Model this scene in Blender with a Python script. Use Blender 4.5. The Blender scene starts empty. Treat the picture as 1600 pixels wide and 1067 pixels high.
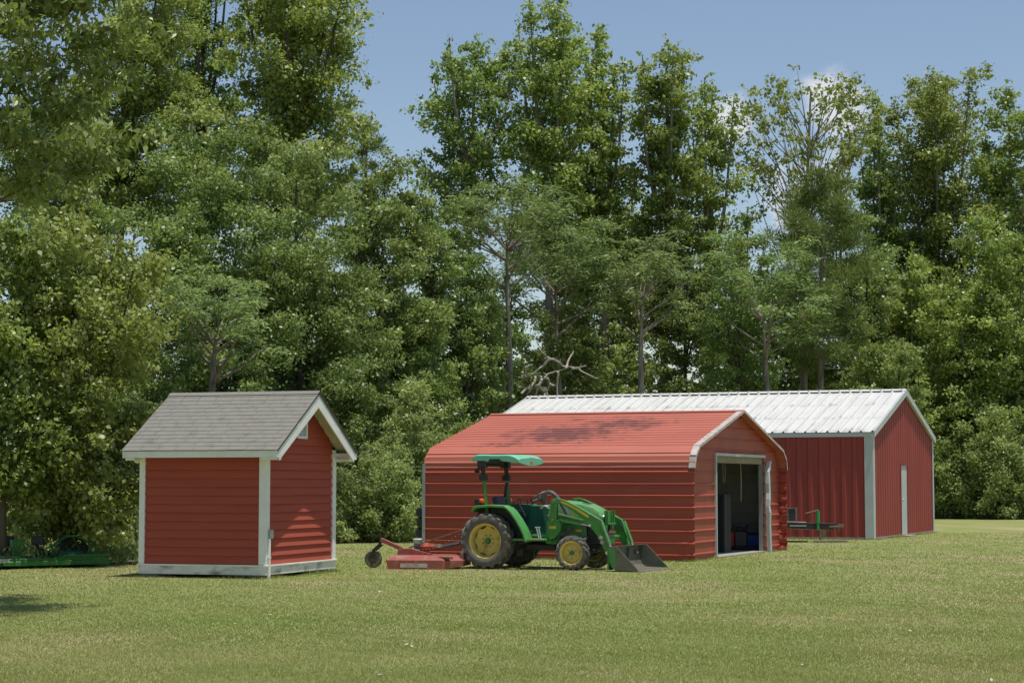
import bpy, math, random
import numpy as np
from mathutils import Vector, Matrix
R = math.radians
sc = bpy.context.scene
col = sc.collection

# ------------------------------------------------------------ camera
cam_d = bpy.data.cameras.new('camera')
cam_d.sensor_width = 36.0
cam_d.lens = 3029.0 / 1600.0 * 36.0
cam_d.clip_end = 2000
cam = bpy.data.objects.new('camera', cam_d)
col.objects.link(cam)
cam.location = (0, 0, 1.5)
cam.rotation_euler = (R(90) + math.atan(221.5 / 3029.0), 0, 0)
sc.camera = cam

# ------------------------------------------------------------ sky and sun
SUN_EL, SUN_AZ = R(79), R(127.5)
world = bpy.data.worlds.new('World')
sc.world = world
world.use_nodes = True
wn, wl = world.node_tree.nodes, world.node_tree.links
wn.clear()
w_out = wn.new('ShaderNodeOutputWorld')
w_bg = wn.new('ShaderNodeBackground')
sky = wn.new('ShaderNodeTexSky')
sky.sky_type = 'NISHITA'
sky.sun_disc = False
sky.sun_elevation = SUN_EL
sky.sun_rotation = SUN_AZ
sky.air_density = 1.0
sky.dust_density = 0.3
sky.ozone_density = 2.5
w_bg.inputs['Strength'].default_value = 0.12
# cumulus patches low over the treeline
tc = wn.new('ShaderNodeTexCoord')
CLOUDS = [(0.108, 0.187, 0.036, 0.66), (0.168, 0.194, 0.040, 0.64), (0.152, 0.155, 0.060, 0.6), (0.06, 0.055, 0.045, 0.55), (-0.035, 0.100, 0.035, 0.5), (0.20, 0.05, 0.05, 0.4), (-0.19, 0.17, 0.03, 0.35)]
nz = wn.new('ShaderNodeTexNoise')
nz.inputs['Scale'].default_value = 38
nz.inputs['Detail'].default_value = 6
wl.new(tc.outputs['Generated'], nz.inputs['Vector'])
acc = None
for (cx, cz, cr, amt) in CLOUDS:
    d = Vector((cx, 1, cz)).normalized()
    vd = wn.new('ShaderNodeVectorMath'); vd.operation = 'DISTANCE'
    wl.new(tc.outputs['Generated'], vd.inputs[0]); vd.inputs[1].default_value = d
    mr = wn.new('ShaderNodeMapRange')
    mr.inputs['From Min'].default_value = cr; mr.inputs['From Max'].default_value = 0.0
    mr.inputs['To Min'].default_value = 0.0; mr.inputs['To Max'].default_value = amt
    wl.new(vd.outputs['Value'], mr.inputs['Value'])
    if acc is None:
        acc = mr.outputs['Result']
    else:
        mx = wn.new('ShaderNodeMath'); mx.operation = 'MAXIMUM'
        wl.new(acc, mx.inputs[0]); wl.new(mr.outputs['Result'], mx.inputs[1]); acc = mx.outputs[0]
ad = wn.new('ShaderNodeMath'); ad.operation = 'ADD'
wl.new(acc, ad.inputs[0]); wl.new(nz.outputs['Fac'], ad.inputs[1])
cr_ = wn.new('ShaderNodeMapRange')
cr_.interpolation_type = 'SMOOTHSTEP'
cr_.inputs['From Min'].default_value = 0.78; cr_.inputs['From Max'].default_value = 1.12
wl.new(ad.outputs[0], cr_.inputs['Value'])
tint = wn.new('ShaderNodeMix'); tint.data_type = 'RGBA'; tint.blend_type = 'MULTIPLY'
tint.inputs[0].default_value = 1.0
wl.new(sky.outputs['Color'], tint.inputs[6]); tint.inputs[7].default_value = (0.80, 0.735, 0.69, 1)
cm = wn.new('ShaderNodeMix'); cm.data_type = 'RGBA'
wl.new(cr_.outputs['Result'], cm.inputs[0])
wl.new(tint.outputs[2], cm.inputs[6]); cm.inputs[7].default_value = (4.6, 4.7, 5.0, 1)
wl.new(cm.outputs[2], w_bg.inputs['Color'])
wl.new(w_bg.outputs[0], w_out.inputs['Surface'])

sun_d = bpy.data.lights.new('sun', 'SUN')
sun_d.energy = 3.5
sun_d.angle = R(0.53)
sun_d.color = (1.0, 0.95, 0.87)
sun = bpy.data.objects.new('sun', sun_d)
col.objects.link(sun)
sdir = Vector((math.sin(SUN_AZ) * math.cos(SUN_EL), math.cos(SUN_AZ) * math.cos(SUN_EL), math.sin(SUN_EL)))
sun.rotation_euler = sdir.to_track_quat('Z', 'Y').to_euler()
sun.location = (0, 0, 60)

sc.cycles.diffuse_bounces = 4
sc.view_settings.view_transform = 'Standard'
sc.view_settings.look = 'None'
sc.view_settings.exposure = 0.42
sc.view_settings.gamma = 1.0

# ------------------------------------------------------------ materials
def mat(name, c1, c2=None, rough=0.6, metal=0.0, scale=3.0, fac=(0.35, 0.7), bump=0.0, bscale=60.0, stretch=(1, 1, 1), spec=0.5, dirt=None, dscale=2.0, dfac=(0.55, 0.75)):
    m = bpy.data.materials.new(name); m.use_nodes = True
    N, L = m.node_tree.nodes, m.node_tree.links
    b = N['Principled BSDF']
    b.inputs['Roughness'].default_value = rough
    b.inputs['Metallic'].default_value = metal
    b.inputs['Specular IOR Level'].default_value = spec
    t = N.new('ShaderNodeTexCoord'); mp = N.new('ShaderNodeMapping')
    mp.inputs['Scale'].default_value = stretch
    L.new(t.outputs['Object'], mp.inputs['Vector'])
    c2 = c2 or tuple(x * 0.8 for x in c1)
    def noise(s, det=6):
        n = N.new('ShaderNodeTexNoise'); n.inputs['Scale'].default_value = s; n.inputs['Detail'].default_value = det
        L.new(mp.outputs['Vector'], n.inputs['Vector']); return n
    def rng(sock, a, z):
        r = N.new('ShaderNodeMapRange'); r.inputs['From Min'].default_value = a; r.inputs['From Max'].default_value = z
        L.new(sock, r.inputs['Value']); return r.outputs['Result']
    def mix(f, a, z):
        x = N.new('ShaderNodeMix'); x.data_type = 'RGBA'; L.new(f, x.inputs[0])
        for s, v in ((x.inputs[6], a), (x.inputs[7], z)):
            if isinstance(v, tuple): s.default_value = (*v, 1) if len(v) == 3 else v
            else: L.new(v, s)
        return x.outputs[2]
    cc = mix(rng(noise(scale).outputs['Fac'], *fac), c1, c2)
    if dirt:
        cc = mix(rng(noise(dscale, 8).outputs['Fac'], *dfac), cc, dirt)
    L.new(cc, b.inputs['Base Color'])
    if bump:
        bp = N.new('ShaderNodeBump'); bp.inputs['Strength'].default_value = bump; bp.inputs['Distance'].default_value = 0.01
        L.new(noise(bscale).outputs['Fac'], bp.inputs['Height']); L.new(bp.outputs['Normal'], b.inputs['Normal'])
    m['mix'] = 1
    return m

M = {}
M['shed_red'] = mat('shed_red', (0.405, 0.088, 0.056), (0.35, 0.075, 0.048), rough=0.75, spec=0.2, scale=2.5, bump=0.25, bscale=90, stretch=(0.3, 0.3, 3))
M['white_trim'] = mat('white_trim', (0.80, 0.80, 0.76), (0.70, 0.70, 0.66), rough=0.6, scale=3)
M['skirt_white'] = mat('skirt_white', (0.74, 0.73, 0.69), (0.63, 0.62, 0.58), rough=0.75, scale=4, dirt=(0.22, 0.21, 0.17), dscale=3.2, dfac=(0.52, 0.74), stretch=(1, 1, 2.2))
M['soffit'] = mat('soffit', (0.52, 0.49, 0.42), rough=0.8)
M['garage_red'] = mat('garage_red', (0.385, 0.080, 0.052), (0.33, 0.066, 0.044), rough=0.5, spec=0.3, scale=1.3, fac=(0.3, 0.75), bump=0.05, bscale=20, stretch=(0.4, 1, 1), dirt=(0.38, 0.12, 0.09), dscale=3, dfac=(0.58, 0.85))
M['garage_trim'] = mat('garage_trim', (0.52, 0.47, 0.43), (0.36, 0.29, 0.26), rough=0.55, scale=9, dirt=(0.30, 0.20, 0.16), dscale=14, dfac=(0.58, 0.7))
M['galv'] = mat('galvanised', (0.42, 0.44, 0.45), (0.32, 0.34, 0.35), rough=0.4, metal=0.5, scale=12)
M['lining'] = mat('lining', (0.30, 0.30, 0.29), (0.23, 0.23, 0.22), rough=0.6, scale=2)
M['barn_red'] = mat('barn_red', (0.31, 0.057, 0.046), (0.265, 0.048, 0.039), rough=0.5, spec=0.3, scale=1.0, bump=0.03, bscale=10, stretch=(1, 1, 0.3))
M['barn_trim'] = mat('barn_trim', (0.50, 0.54, 0.53), (0.44, 0.47, 0.46), rough=0.5, scale=2)
M['barn_roof'] = mat('barn_roof', (0.60, 0.60, 0.57), (0.50, 0.50, 0.47), rough=0.5, scale=2.2, fac=(0.45, 0.8), stretch=(2.4, 0.3, 0.3), dirt=(0.34, 0.34, 0.32), dscale=3.4, dfac=(0.62, 0.82))
M['shingle'] = mat('shingle', (0.235, 0.228, 0.200), (0.205, 0.199, 0.175), rough=0.95, scale=7, bump=0.8, bscale=160, stretch=(1.0, 1, 1), dirt=(0.145, 0.140, 0.128), dscale=2.2, dfac=(0.56, 0.78), spec=0.2)
M['shingle_edge'] = mat('shingle_edge', (0.17, 0.163, 0.15), rough=0.95)
M['concrete'] = mat('concrete', (0.34, 0.32, 0.28), (0.26, 0.25, 0.22), rough=0.9, scale=6, bump=0.4)
M['jd_green'] = mat('green_paint', (0.035, 0.225, 0.032), (0.040, 0.18, 0.032), rough=0.42, scale=5, dirt=(0.15, 0.17, 0.09), dscale=9, dfac=(0.52, 0.85))
M['jd_green_dull'] = mat('green_paint_dull', (0.050, 0.21, 0.045), (0.035, 0.15, 0.035), rough=0.55, scale=8, dirt=(0.14, 0.12, 0.08), dscale=9, dfac=(0.52, 0.72))
M['hood_green'] = mat('hood_green', (0.115, 0.300, 0.100), (0.085, 0.25, 0.075), rough=0.45, scale=6, dirt=(0.22, 0.28, 0.16), dscale=6, dfac=(0.50, 0.8))
M['fender_green'] = mat('fender_green', (0.075, 0.30, 0.070), (0.055, 0.24, 0.055), rough=0.45, scale=5, dirt=(0.17, 0.24, 0.12), dscale=8, dfac=(0.52, 0.85))
M['station_green'] = mat('station_green', (0.010, 0.120, 0.075), (0.010, 0.09, 0.06), rough=0.5, scale=5)
M['canopy'] = mat('canopy_plastic', (0.17, 0.50, 0.33), (0.14, 0.44, 0.28), rough=0.5, scale=6, dirt=(0.18, 0.32, 0.24), dscale=9, dfac=(0.55, 0.8))
M['jd_yellow'] = mat('yellow_paint', (0.66, 0.53, 0.15), (0.56, 0.43, 0.11), rough=0.45, scale=6, dirt=(0.22, 0.17, 0.08), dscale=9, dfac=(0.56, 0.8))
M['stripe'] = mat('stripe_yellow', (0.62, 0.45, 0.03), rough=0.4)
M['tyre'] = mat('tyre_rubber', (0.105, 0.100, 0.093), (0.145, 0.135, 0.122), rough=0.85, scale=5, dirt=(0.17, 0.155, 0.135), dscale=9, dfac=(0.50, 0.8), bump=0.3, bscale=70, spec=0.3)
M['black'] = mat('black_metal', (0.018, 0.018, 0.019), (0.035, 0.032, 0.030), rough=0.6, scale=10)
M['black_plastic'] = mat('black_plastic', (0.022, 0.024, 0.027), (0.03, 0.03, 0.035), rough=0.45, scale=6)
M['grey_rubber'] = mat('grey_rubber', (0.11, 0.115, 0.12), (0.07, 0.07, 0.075), rough=0.5, scale=8)
M['seat_vinyl'] = mat('seat_vinyl', (0.035, 0.045, 0.075), (0.09, 0.05, 0.035), rough=0.6, scale=7)
M['bucket'] = mat('worn_bucket', (0.080, 0.105, 0.062), (0.13, 0.12, 0.09), rough=0.6, scale=3.5, dirt=(0.17, 0.12, 0.09), dscale=4, dfac=(0.48, 0.72), bump=0.4, bscale=25)
M['steel'] = mat('worn_steel', (0.26, 0.23, 0.20), (0.17, 0.12, 0.09), rough=0.45, metal=0.4, scale=12)
M['rust'] = mat('rusty_steel', (0.13, 0.075, 0.05), (0.22, 0.15, 0.11), rough=0.8, scale=10)
M['mower_red'] = mat('mower_red', (0.31, 0.062, 0.045), (0.27, 0.09, 0.07), rough=0.5, scale=4, dirt=(0.30, 0.17, 0.13), dscale=7, dfac=(0.50, 0.72))
M['gearbox'] = mat('gearbox_orange', (0.42, 0.085, 0.035), (0.30, 0.07, 0.04), rough=0.6, scale=10)
M['orange'] = mat('orange_lens', (0.80, 0.10, 0.01), rough=0.3)
M['chrome'] = mat('bright_steel', (0.62, 0.62, 0.60), rough=0.3, metal=0.7)
M['reflector'] = mat('worn_reflector', (0.48, 0.46, 0.43), (0.36, 0.28, 0.25), rough=0.5, scale=14)
M['wood'] = mat('wood', (0.30, 0.25, 0.17), (0.22, 0.18, 0.12), rough=0.8, scale=5)
M['can_red'] = mat('can_red', (0.42, 0.012, 0.012), rough=0.4)
M['can_blue'] = mat('can_blue', (0.02, 0.10, 0.36), rough=0.4)
M['tub_white'] = mat('tub_white', (0.66, 0.66, 0.64), rough=0.5)
M['tub_blue'] = mat('tub_blue', (0.03, 0.08, 0.20), (0.40, 0.42, 0.48), rough=0.5, scale=11, fac=(0.55, 0.62))
M['jack_green'] = mat('jack_green', (0.02, 0.26, 0.07), rough=0.4)
M['far_green'] = mat('implement_green', (0.030, 0.20, 0.034), (0.026, 0.13, 0.026), rough=0.4, scale=6, dirt=(0.12, 0.12, 0.09), dscale=8, dfac=(0.55, 0.75))
M['bark'] = mat('bark', (0.115, 0.095, 0.075), (0.06, 0.050, 0.042), rough=0.95, scale=6, bump=0.9, bscale=18, stretch=(1, 1, 0.25), spec=0.1)
M['bark_grey'] = mat('bark_grey', (0.27, 0.24, 0.20), (0.14, 0.12, 0.10), rough=0.95, scale=5, bump=0.9, bscale=18, stretch=(1, 1, 0.3), spec=0.1)
M['dead_wood'] = mat('dead_wood', (0.42, 0.38, 0.32), (0.27, 0.24, 0.20), rough=0.9, scale=6, bump=0.5, bscale=30, spec=0.1)

def leaf_mat(name, ca, cb, trans=0.32, rough=0.5, spec=0.35, vary=0):
    m = bpy.data.materials.new(name); m.use_nodes = True
    N, L = m.node_tree.nodes, m.node_tree.links
    b = N['Principled BSDF']; o = N['Material Output']
    at = N.new('ShaderNodeAttribute'); at.attribute_name = 'tint'
    mx = N.new('ShaderNodeMix'); mx.data_type = 'RGBA'
    L.new(at.outputs['Fac'], mx.inputs[0]); mx.inputs[6].default_value = (*ca, 1); mx.inputs[7].default_value = (*cb, 1)
    leafc = mx.outputs[2]
    if vary:       # each tree a little different in hue and strength
        oi = N.new('ShaderNodeObjectInfo'); hs = N.new('ShaderNodeHueSaturation')
        for sock, lo, hi in (('Hue', .497, .521), ('Value', .88, 1.14)):
            m_ = N.new('ShaderNodeMapRange'); m_.inputs['To Min'].default_value = lo; m_.inputs['To Max'].default_value = hi
            if sock == 'Value':
                f_ = N.new('ShaderNodeMath'); f_.operation = 'FRACT'; g_ = N.new('ShaderNodeMath'); g_.operation = 'MULTIPLY'; g_.inputs[1].default_value = 7.31
                L.new(oi.outputs['Random'], g_.inputs[0]); L.new(g_.outputs[0], f_.inputs[0]); L.new(f_.outputs[0], m_.inputs['Value'])
            else: L.new(oi.outputs['Random'], m_.inputs['Value'])
            L.new(m_.outputs[0], hs.inputs[sock])
        L.new(leafc, hs.inputs['Color']); leafc = hs.outputs['Color']
    L.new(leafc, b.inputs['Base Color'])
    b.inputs['Roughness'].default_value = rough; b.inputs['Specular IOR Level'].default_value = spec
    tr = N.new('ShaderNodeBsdfTranslucent')
    br = N.new('ShaderNodeMix'); br.data_type = 'RGBA'; br.blend_type = 'MULTIPLY'; br.inputs[0].default_value = 1
    L.new(leafc, br.inputs[6]); br.inputs[7].default_value = (1.15, 1.15, 0.7, 1)
    L.new(br.outputs[2], tr.inputs['Color'])
    ms = N.new('ShaderNodeMixShader'); ms.inputs[0].default_value = trans
    L.new(b.outputs[0], ms.inputs[1]); L.new(tr.outputs[0], ms.inputs[2]); L.new(ms.outputs[0], o.inputs['Surface'])
    return m
LM = {
 'gum': leaf_mat('leaves_gum', (0.180, 0.240, 0.050), (0.405, 0.475, 0.145), trans=0.45, rough=.42, spec=.5, vary=1),
 'light': leaf_mat('leaves_light', (0.178, 0.235, 0.050), (0.390, 0.455, 0.145), trans=0.46, rough=.42, spec=.5, vary=1),
 'oak': leaf_mat('leaves_oak', (0.150, 0.212, 0.056), (0.350, 0.425, 0.145), trans=0.42, rough=.42, spec=.5, vary=1),
 'big': leaf_mat('leaves_big', (0.130, 0.180, 0.038), (0.310, 0.370, 0.115), trans=0.36, rough=0.42, spec=0.5),
 'sparse': leaf_mat('leaves_sparse', (0.190, 0.240, 0.055), (0.360, 0.410, 0.130), trans=0.45),
 'mimosa': leaf_mat('leaves_mimosa', (0.145, 0.205, 0.068), (0.320, 0.390, 0.155), trans=0.38, vary=1),
 'pine': leaf_mat('needles', (0.115, 0.165, 0.042), (0.265, 0.335, 0.105), trans=0.34),
 'bush': leaf_mat('leaves_bush', (0.205, 0.260, 0.090), (0.420, 0.480, 0.190), trans=0.46, rough=.45, vary=1),
 'woods': leaf_mat('leaves_woods', (0.120, 0.165, 0.060), (0.220, 0.265, 0.100), trans=0.38),
}

# ------------------------------------------------------------ mesh helpers
class MB:
    def __init__(s): s.v = []; s.f = []; s.m = []
    def add(s, vs, fs, mi=0):
        o = len(s.v); s.v += [tuple(p) for p in vs]; s.f += [tuple(i + o for i in f) for f in fs]; s.m += [mi] * len(fs); return s
    def box(s, c, d, rot=None, mi=0):
        x, y, z = d[0] / 2, d[1] / 2, d[2] / 2
        P = [Vector(p) for p in ((-x, -y, -z), (x, -y, -z), (x, y, -z), (-x, y, -z), (-x, -y, z), (x, -y, z), (x, y, z), (-x, y, z))]
        if rot is not None:
            Q = rot if isinstance(rot, Matrix) else Matrix.Rotation(rot[1], 3, rot[0])
            P = [Q @ p for p in P]
        c = Vector(c)
        return s.add([p + c for p in P], [(0, 3, 2, 1), (4, 5, 6, 7), (0, 1, 5, 4), (1, 2, 6, 5), (2, 3, 7, 6), (3, 0, 4, 7)], mi)
    def bx(s, x0, x1, y0, y1, z0, z1, mi=0):
        return s.box(((x0 + x1) / 2, (y0 + y1) / 2, (z0 + z1) / 2), (abs(x1 - x0), abs(y1 - y0), abs(z1 - z0)), None, mi)
    def bar(s, a, b, w, h, mi=0, up=(0, 0, 1)):
        a, b = Vector(a), Vector(b); d = b - a; L = d.length; d.normalize()
        u = Vector(up)
        if abs(d.dot(u)) > 0.98: u = Vector((1, 0, 0))
        side = d.cross(u).normalized(); u = side.cross(d)
        Q = Matrix((d, side, u)).transposed()
        return s.box((a + b) / 2, (L, w, h), Q, mi)
    def prism(s, poly, y0, y1, mi=0):   # polygon in xz, extruded in y
        n = len(poly)
        vs = [(p[0], y0, p[1]) for p in poly] + [(p[0], y1, p[1]) for p in poly]
        fs = [tuple(range(n)), tuple(range(2 * n - 1, n - 1, -1))] + [((i + 1) % n, i, n + i, n + (i + 1) % n) for i in range(n)]
        return s.add(vs, fs, mi)
    def strip(s, outer, inner, y0, y1, mi=0):  # curved band between two equal-length xz polylines
        n = len(outer)
        vs = []
        for y in (y0, y1):
            vs += [(p[0], y, p[1]) for p in outer] + [(p[0], y, p[1]) for p in inner]
        fs = []
        for i in range(n - 1):
            fs += [(i, i + 1, n + i + 1, n + i), (2 * n + i + 1, 2 * n + i, 3 * n + i, 3 * n + i + 1),
                   (i + 1, i, 2 * n + i, 2 * n + i + 1), (n + i, n + i + 1, 3 * n + i + 1, 3 * n + i)]
        fs += [(0, n, 3 * n, 2 * n), (n - 1, 3 * n - 1, 4 * n - 1, 2 * n - 1)]
        return s.add(vs, fs, mi)
    def tube(s, pts, r, n=8, mi=0, cap=True):
        pts = [Vector(p) for p in pts]; m = len(pts)
        rr = r if isinstance(r, (list, tuple)) else [r] * m
        vs = []; side = None
        for i, p in enumerate(pts):
            t = (pts[min(i + 1, m - 1)] - pts[max(i - 1, 0)])
            if t.length < 1e-9: t = Vector((0, 0, 1))
            t.normalize()
            if side is None:
                u = Vector((0, 0, 1)) if abs(t.z) < 0.9 else Vector((1, 0, 0)); side = t.cross(u).normalized()
            else:
                side = (side - t * side.dot(t)); side = side.normalized() if side.length > 1e-6 else t.orthogonal().normalized()
            w = t.cross(side)
            for k in range(n):
                a = 2 * math.pi * k / n
                vs.append(p + (side * math.cos(a) + w * math.sin(a)) * rr[i])
        fs = [(i * n + k, i * n + (k + 1) % n, (i + 1) * n + (k + 1) % n, (i + 1) * n + k) for i in range(m - 1) for k in range(n)]
        if cap: fs += [tuple(range(n - 1, -1, -1)), tuple((m - 1) * n + k for k in range(n))]
        return s.add(vs, fs, mi)
    def lathe(s, prof, c=(0, 0, 0), axis='z', n=24, mi=0):   # prof: (radius, height along axis)
        m = len(prof); vs = []
        for (r, h) in prof:
            for k in range(n):
                a = 2 * math.pi * k / n; x, y = r * math.cos(a), r * math.sin(a)
                p = (x, y, h) if axis == 'z' else ((x, h, y) if axis == 'y' else (h, x, y))
                vs.append((p[0] + c[0], p[1] + c[1], p[2] + c[2]))
        fs = [(i * n + k, i * n + (k + 1) % n, (i + 1) * n + (k + 1) % n, (i + 1) * n + k) for i in range(m - 1) for k in range(n)]
        if prof[0][0] > 1e-6: fs.append(tuple(range(n - 1, -1, -1)))
        if prof[-1][0] > 1e-6: fs.append(tuple((m - 1) * n + k for k in range(n)))
        return s.add(vs, fs, mi)
    def build(s, name, mats, parent=None, smooth=True, bevel=0.0, angle=35, recalc=True):
        me = bpy.data.meshes.new(name)
        me.from_pydata(s.v, [], s.f)
        if recalc:
            import bmesh
            bm = bmesh.new(); bm.from_mesh(me); bmesh.ops.recalc_face_normals(bm, faces=bm.faces); bm.to_mesh(me); bm.free()
        for m in (mats if isinstance(mats, (list, tuple)) else [mats]): me.materials.append(M[m] if isinstance(m, str) else m)
        me.polygons.foreach_set('material_index', s.m)
        if smooth:
            me.polygons.foreach_set('use_smooth', [True] * len(me.polygons)); me.set_sharp_from_angle(angle=R(angle))
        me.update()
        o = bpy.data.objects.new(name, me); col.objects.link(o)
        if parent is not None: o.parent = parent
        if bevel:
            b = o.modifiers.new('bevel', 'BEVEL'); b.width = bevel; b.segments = 2; b.limit_method = 'ANGLE'; b.angle_limit = R(40)
        return o

def empty(name, loc, rz=0, label=None, cat=None, group=None):
    o = bpy.data.objects.new(name, None); col.objects.link(o)
    o.location = loc; o.rotation_euler = (0, 0, rz); o.empty_display_size = 0.2
    tag(o, label, cat, group); return o
def tag(o, label=None, cat=None, group=None, kind=None):
    for k, v in (('label', label), ('category', cat), ('group', group), ('kind', kind)):
        if v: o[k] = v
    return o
def smooth_path(pts, n=6):
    pts = [Vector(p) for p in pts]; out = []
    for i in range(len(pts) - 1):
        p0 = pts[max(i - 1, 0)]; p1 = pts[i]; p2 = pts[i + 1]; p3 = pts[min(i + 2, len(pts) - 1)]
        for k in range(n):
            t = k / n
            out.append(0.5 * ((2 * p1) + (p2 - p0) * t + (2 * p0 - 5 * p1 + 4 * p2 - p3) * t * t + (3 * p1 - p0 - 3 * p2 + p3) * t ** 3))
    out.append(pts[-1]); return out

def quad_mesh(name, V, mt, tint=None, nper=4):
    n = len(V) // nper
    me = bpy.data.meshes.new(name)
    me.vertices.add(len(V)); me.vertices.foreach_set('co', np.ascontiguousarray(V, dtype=np.float32).ravel())
    me.loops.add(len(V)); me.loops.foreach_set('vertex_index', np.arange(len(V), dtype=np.int32))
    me.polygons.add(n); me.polygons.foreach_set('loop_start', np.arange(0, len(V), nper, dtype=np.int32))
    me.polygons.foreach_set('loop_total', np.full(n, nper, dtype=np.int32))
    me.update(calc_edges=True)
    if tint is not None:
        a = me.attributes.new('tint', 'FLOAT', 'FACE'); a.data.foreach_set('value', tint.astype(np.float32))
    me.materials.append(mt)
    return me

#GROUND>
# ------------------------------------------------------------ ground
def lawn_material():
    m = bpy.data.materials.new('lawn_grass'); m.use_nodes = True
    N, L = m.node_tree.nodes, m.node_tree.links
    b = N['Principled BSDF']; b.inputs['Roughness'].default_value = 0.95; b.inputs['Specular IOR Level'].default_value = 0.1
    t = N.new('ShaderNodeTexCoord')
    def noise(s, st=(1, 1, 1), det=6):
        mp = N.new('ShaderNodeMapping'); mp.inputs['Scale'].default_value = st; L.new(t.outputs['Object'], mp.inputs['Vector'])
        n = N.new('ShaderNodeTexNoise'); n.inputs['Scale'].default_value = s; n.inputs['Detail'].default_value = det
        L.new(mp.outputs['Vector'], n.inputs['Vector']); return n.outputs['Fac']
    def mix(f, a, z, lo, hi):
        r = N.new('ShaderNodeMapRange'); r.inputs['From Min'].default_value = lo; r.inputs['From Max'].default_value = hi; L.new(f, r.inputs['Value'])
        x = N.new('ShaderNodeMix'); x.data_type = 'RGBA'; L.new(r.outputs['Result'], x.inputs[0])
        for s, v in ((x.inputs[6], a), (x.inputs[7], z)):
            if isinstance(v, tuple): s.default_value = (*v, 1)
            else: L.new(v, s)
        return x.outputs[2]
    c = mix(noise(0.35, (1, 0.6, 1)), (0.212, 0.250, 0.078), (0.275, 0.278, 0.116), 0.38, 0.66)
    c = mix(noise(0.55, (0.7, 0.35, 1), 8), c, (0.370, 0.305, 0.185), 0.50, 0.70)
    c = mix(noise(1.7, (1, 1, 1), 8), c, (0.195, 0.255, 0.062), 0.55, 0.80)
    c = mix(noise(14, (1, 1, 1), 8), c, (0.16, 0.19, 0.06), 0.50, 0.85)
    c = mix(noise(45, (1, 0.45, 1), 4), c, (0.32, 0.32, 0.14), 0.58, 0.95)
    for (cx, cy, rx, ry) in ((.5, 26.3, 2.6, .9), (2.0, 25.0, 1.6, .6), (3.3, 21.8, 1.0, .6), (5.6, 38.6, 1.6, 1.0), (1.6, 33.2, 2.4, .7), (-1.6, 33.4, 1.2, .5), (-2.6, 29.6, .7, .5)):
        mp = N.new('ShaderNodeMapping'); mp.inputs['Location'].default_value = (-cx / rx, -cy / ry, 0); mp.inputs['Scale'].default_value = (1 / rx, 1 / ry, 0); L.new(t.outputs['Object'], mp.inputs['Vector'])
        ln = N.new('ShaderNodeVectorMath'); ln.operation = 'LENGTH'; L.new(mp.outputs[0], ln.inputs[0])
        ml = N.new('ShaderNodeMath'); ml.operation = 'MULTIPLY_ADD'; ml.inputs[1].default_value = -.45; L.new(ln.outputs['Value'], ml.inputs[0]); L.new(noise(2.2, (1, 1, 1), 8), ml.inputs[2])
        c = mix(ml.outputs[0], c, (.340, .275, .180), .12, .62)
    L.new(c, b.inputs['Base Color'])
    bp = N.new('ShaderNodeBump'); bp.inputs['Strength'].default_value = 0.8; bp.inputs['Distance'].default_value = 0.03
    L.new(noise(40, (1, 0.6, 1), 5), bp.inputs['Height']); L.new(bp.outputs['Normal'], b.inputs['Normal'])
    return m
M['lawn'] = lawn_material()
M['floor_soil'] = mat('forest_soil', (0.12, 0.10, 0.055), (0.065, 0.075, 0.030), rough=1, scale=0.8, dirt=(0.20, 0.155, 0.10), dscale=1.7, bump=0.8, bscale=9, spec=0.1)
g = MB(); g.add([(-400, -60, -0.012), (400, -60, -0.012), (400, 900, -0.012), (-400, 900, -0.012)], [(0, 1, 2, 3)])
tag(g.build('ground', 'floor_soil', smooth=False), kind='structure')
rnd = random.Random(5)
edge = [(-60, 33.0), (-16, 33.2), (-9.3, 33.6), (-8.0, 35.2), (-6.6, 37.2), (-5.2, 42), (-4.6, 48.2), (-3.4, 50.2), (-2.0, 51.5), (1.0, 57), (5, 68), (9, 78), (15, 84), (20, 86.3), (26, 84.8), (60, 84), (90, 80)]
ep = []
for i in range(len(edge) - 1):
    a, b_ = edge[i], edge[i + 1]; n = max(2, int(math.hypot(b_[0] - a[0], b_[1] - a[1]) / 0.35))
    for k in range(n):
        t = k / n; ep.append((a[0] + (b_[0] - a[0]) * t + rnd.uniform(-.12, .12), a[1] + (b_[1] - a[1]) * t + rnd.uniform(-.25, .25), 0.0))
poly = [(-90, 33, 0), (-90, -40, 0), (90, -40, 0), (90, 80, 0)] + ep[::-1]
g = MB(); g.add(poly, [tuple(range(len(poly)))])
lw = g.build('lawn', 'lawn', smooth=False); tag(lw, kind='structure')

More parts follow.
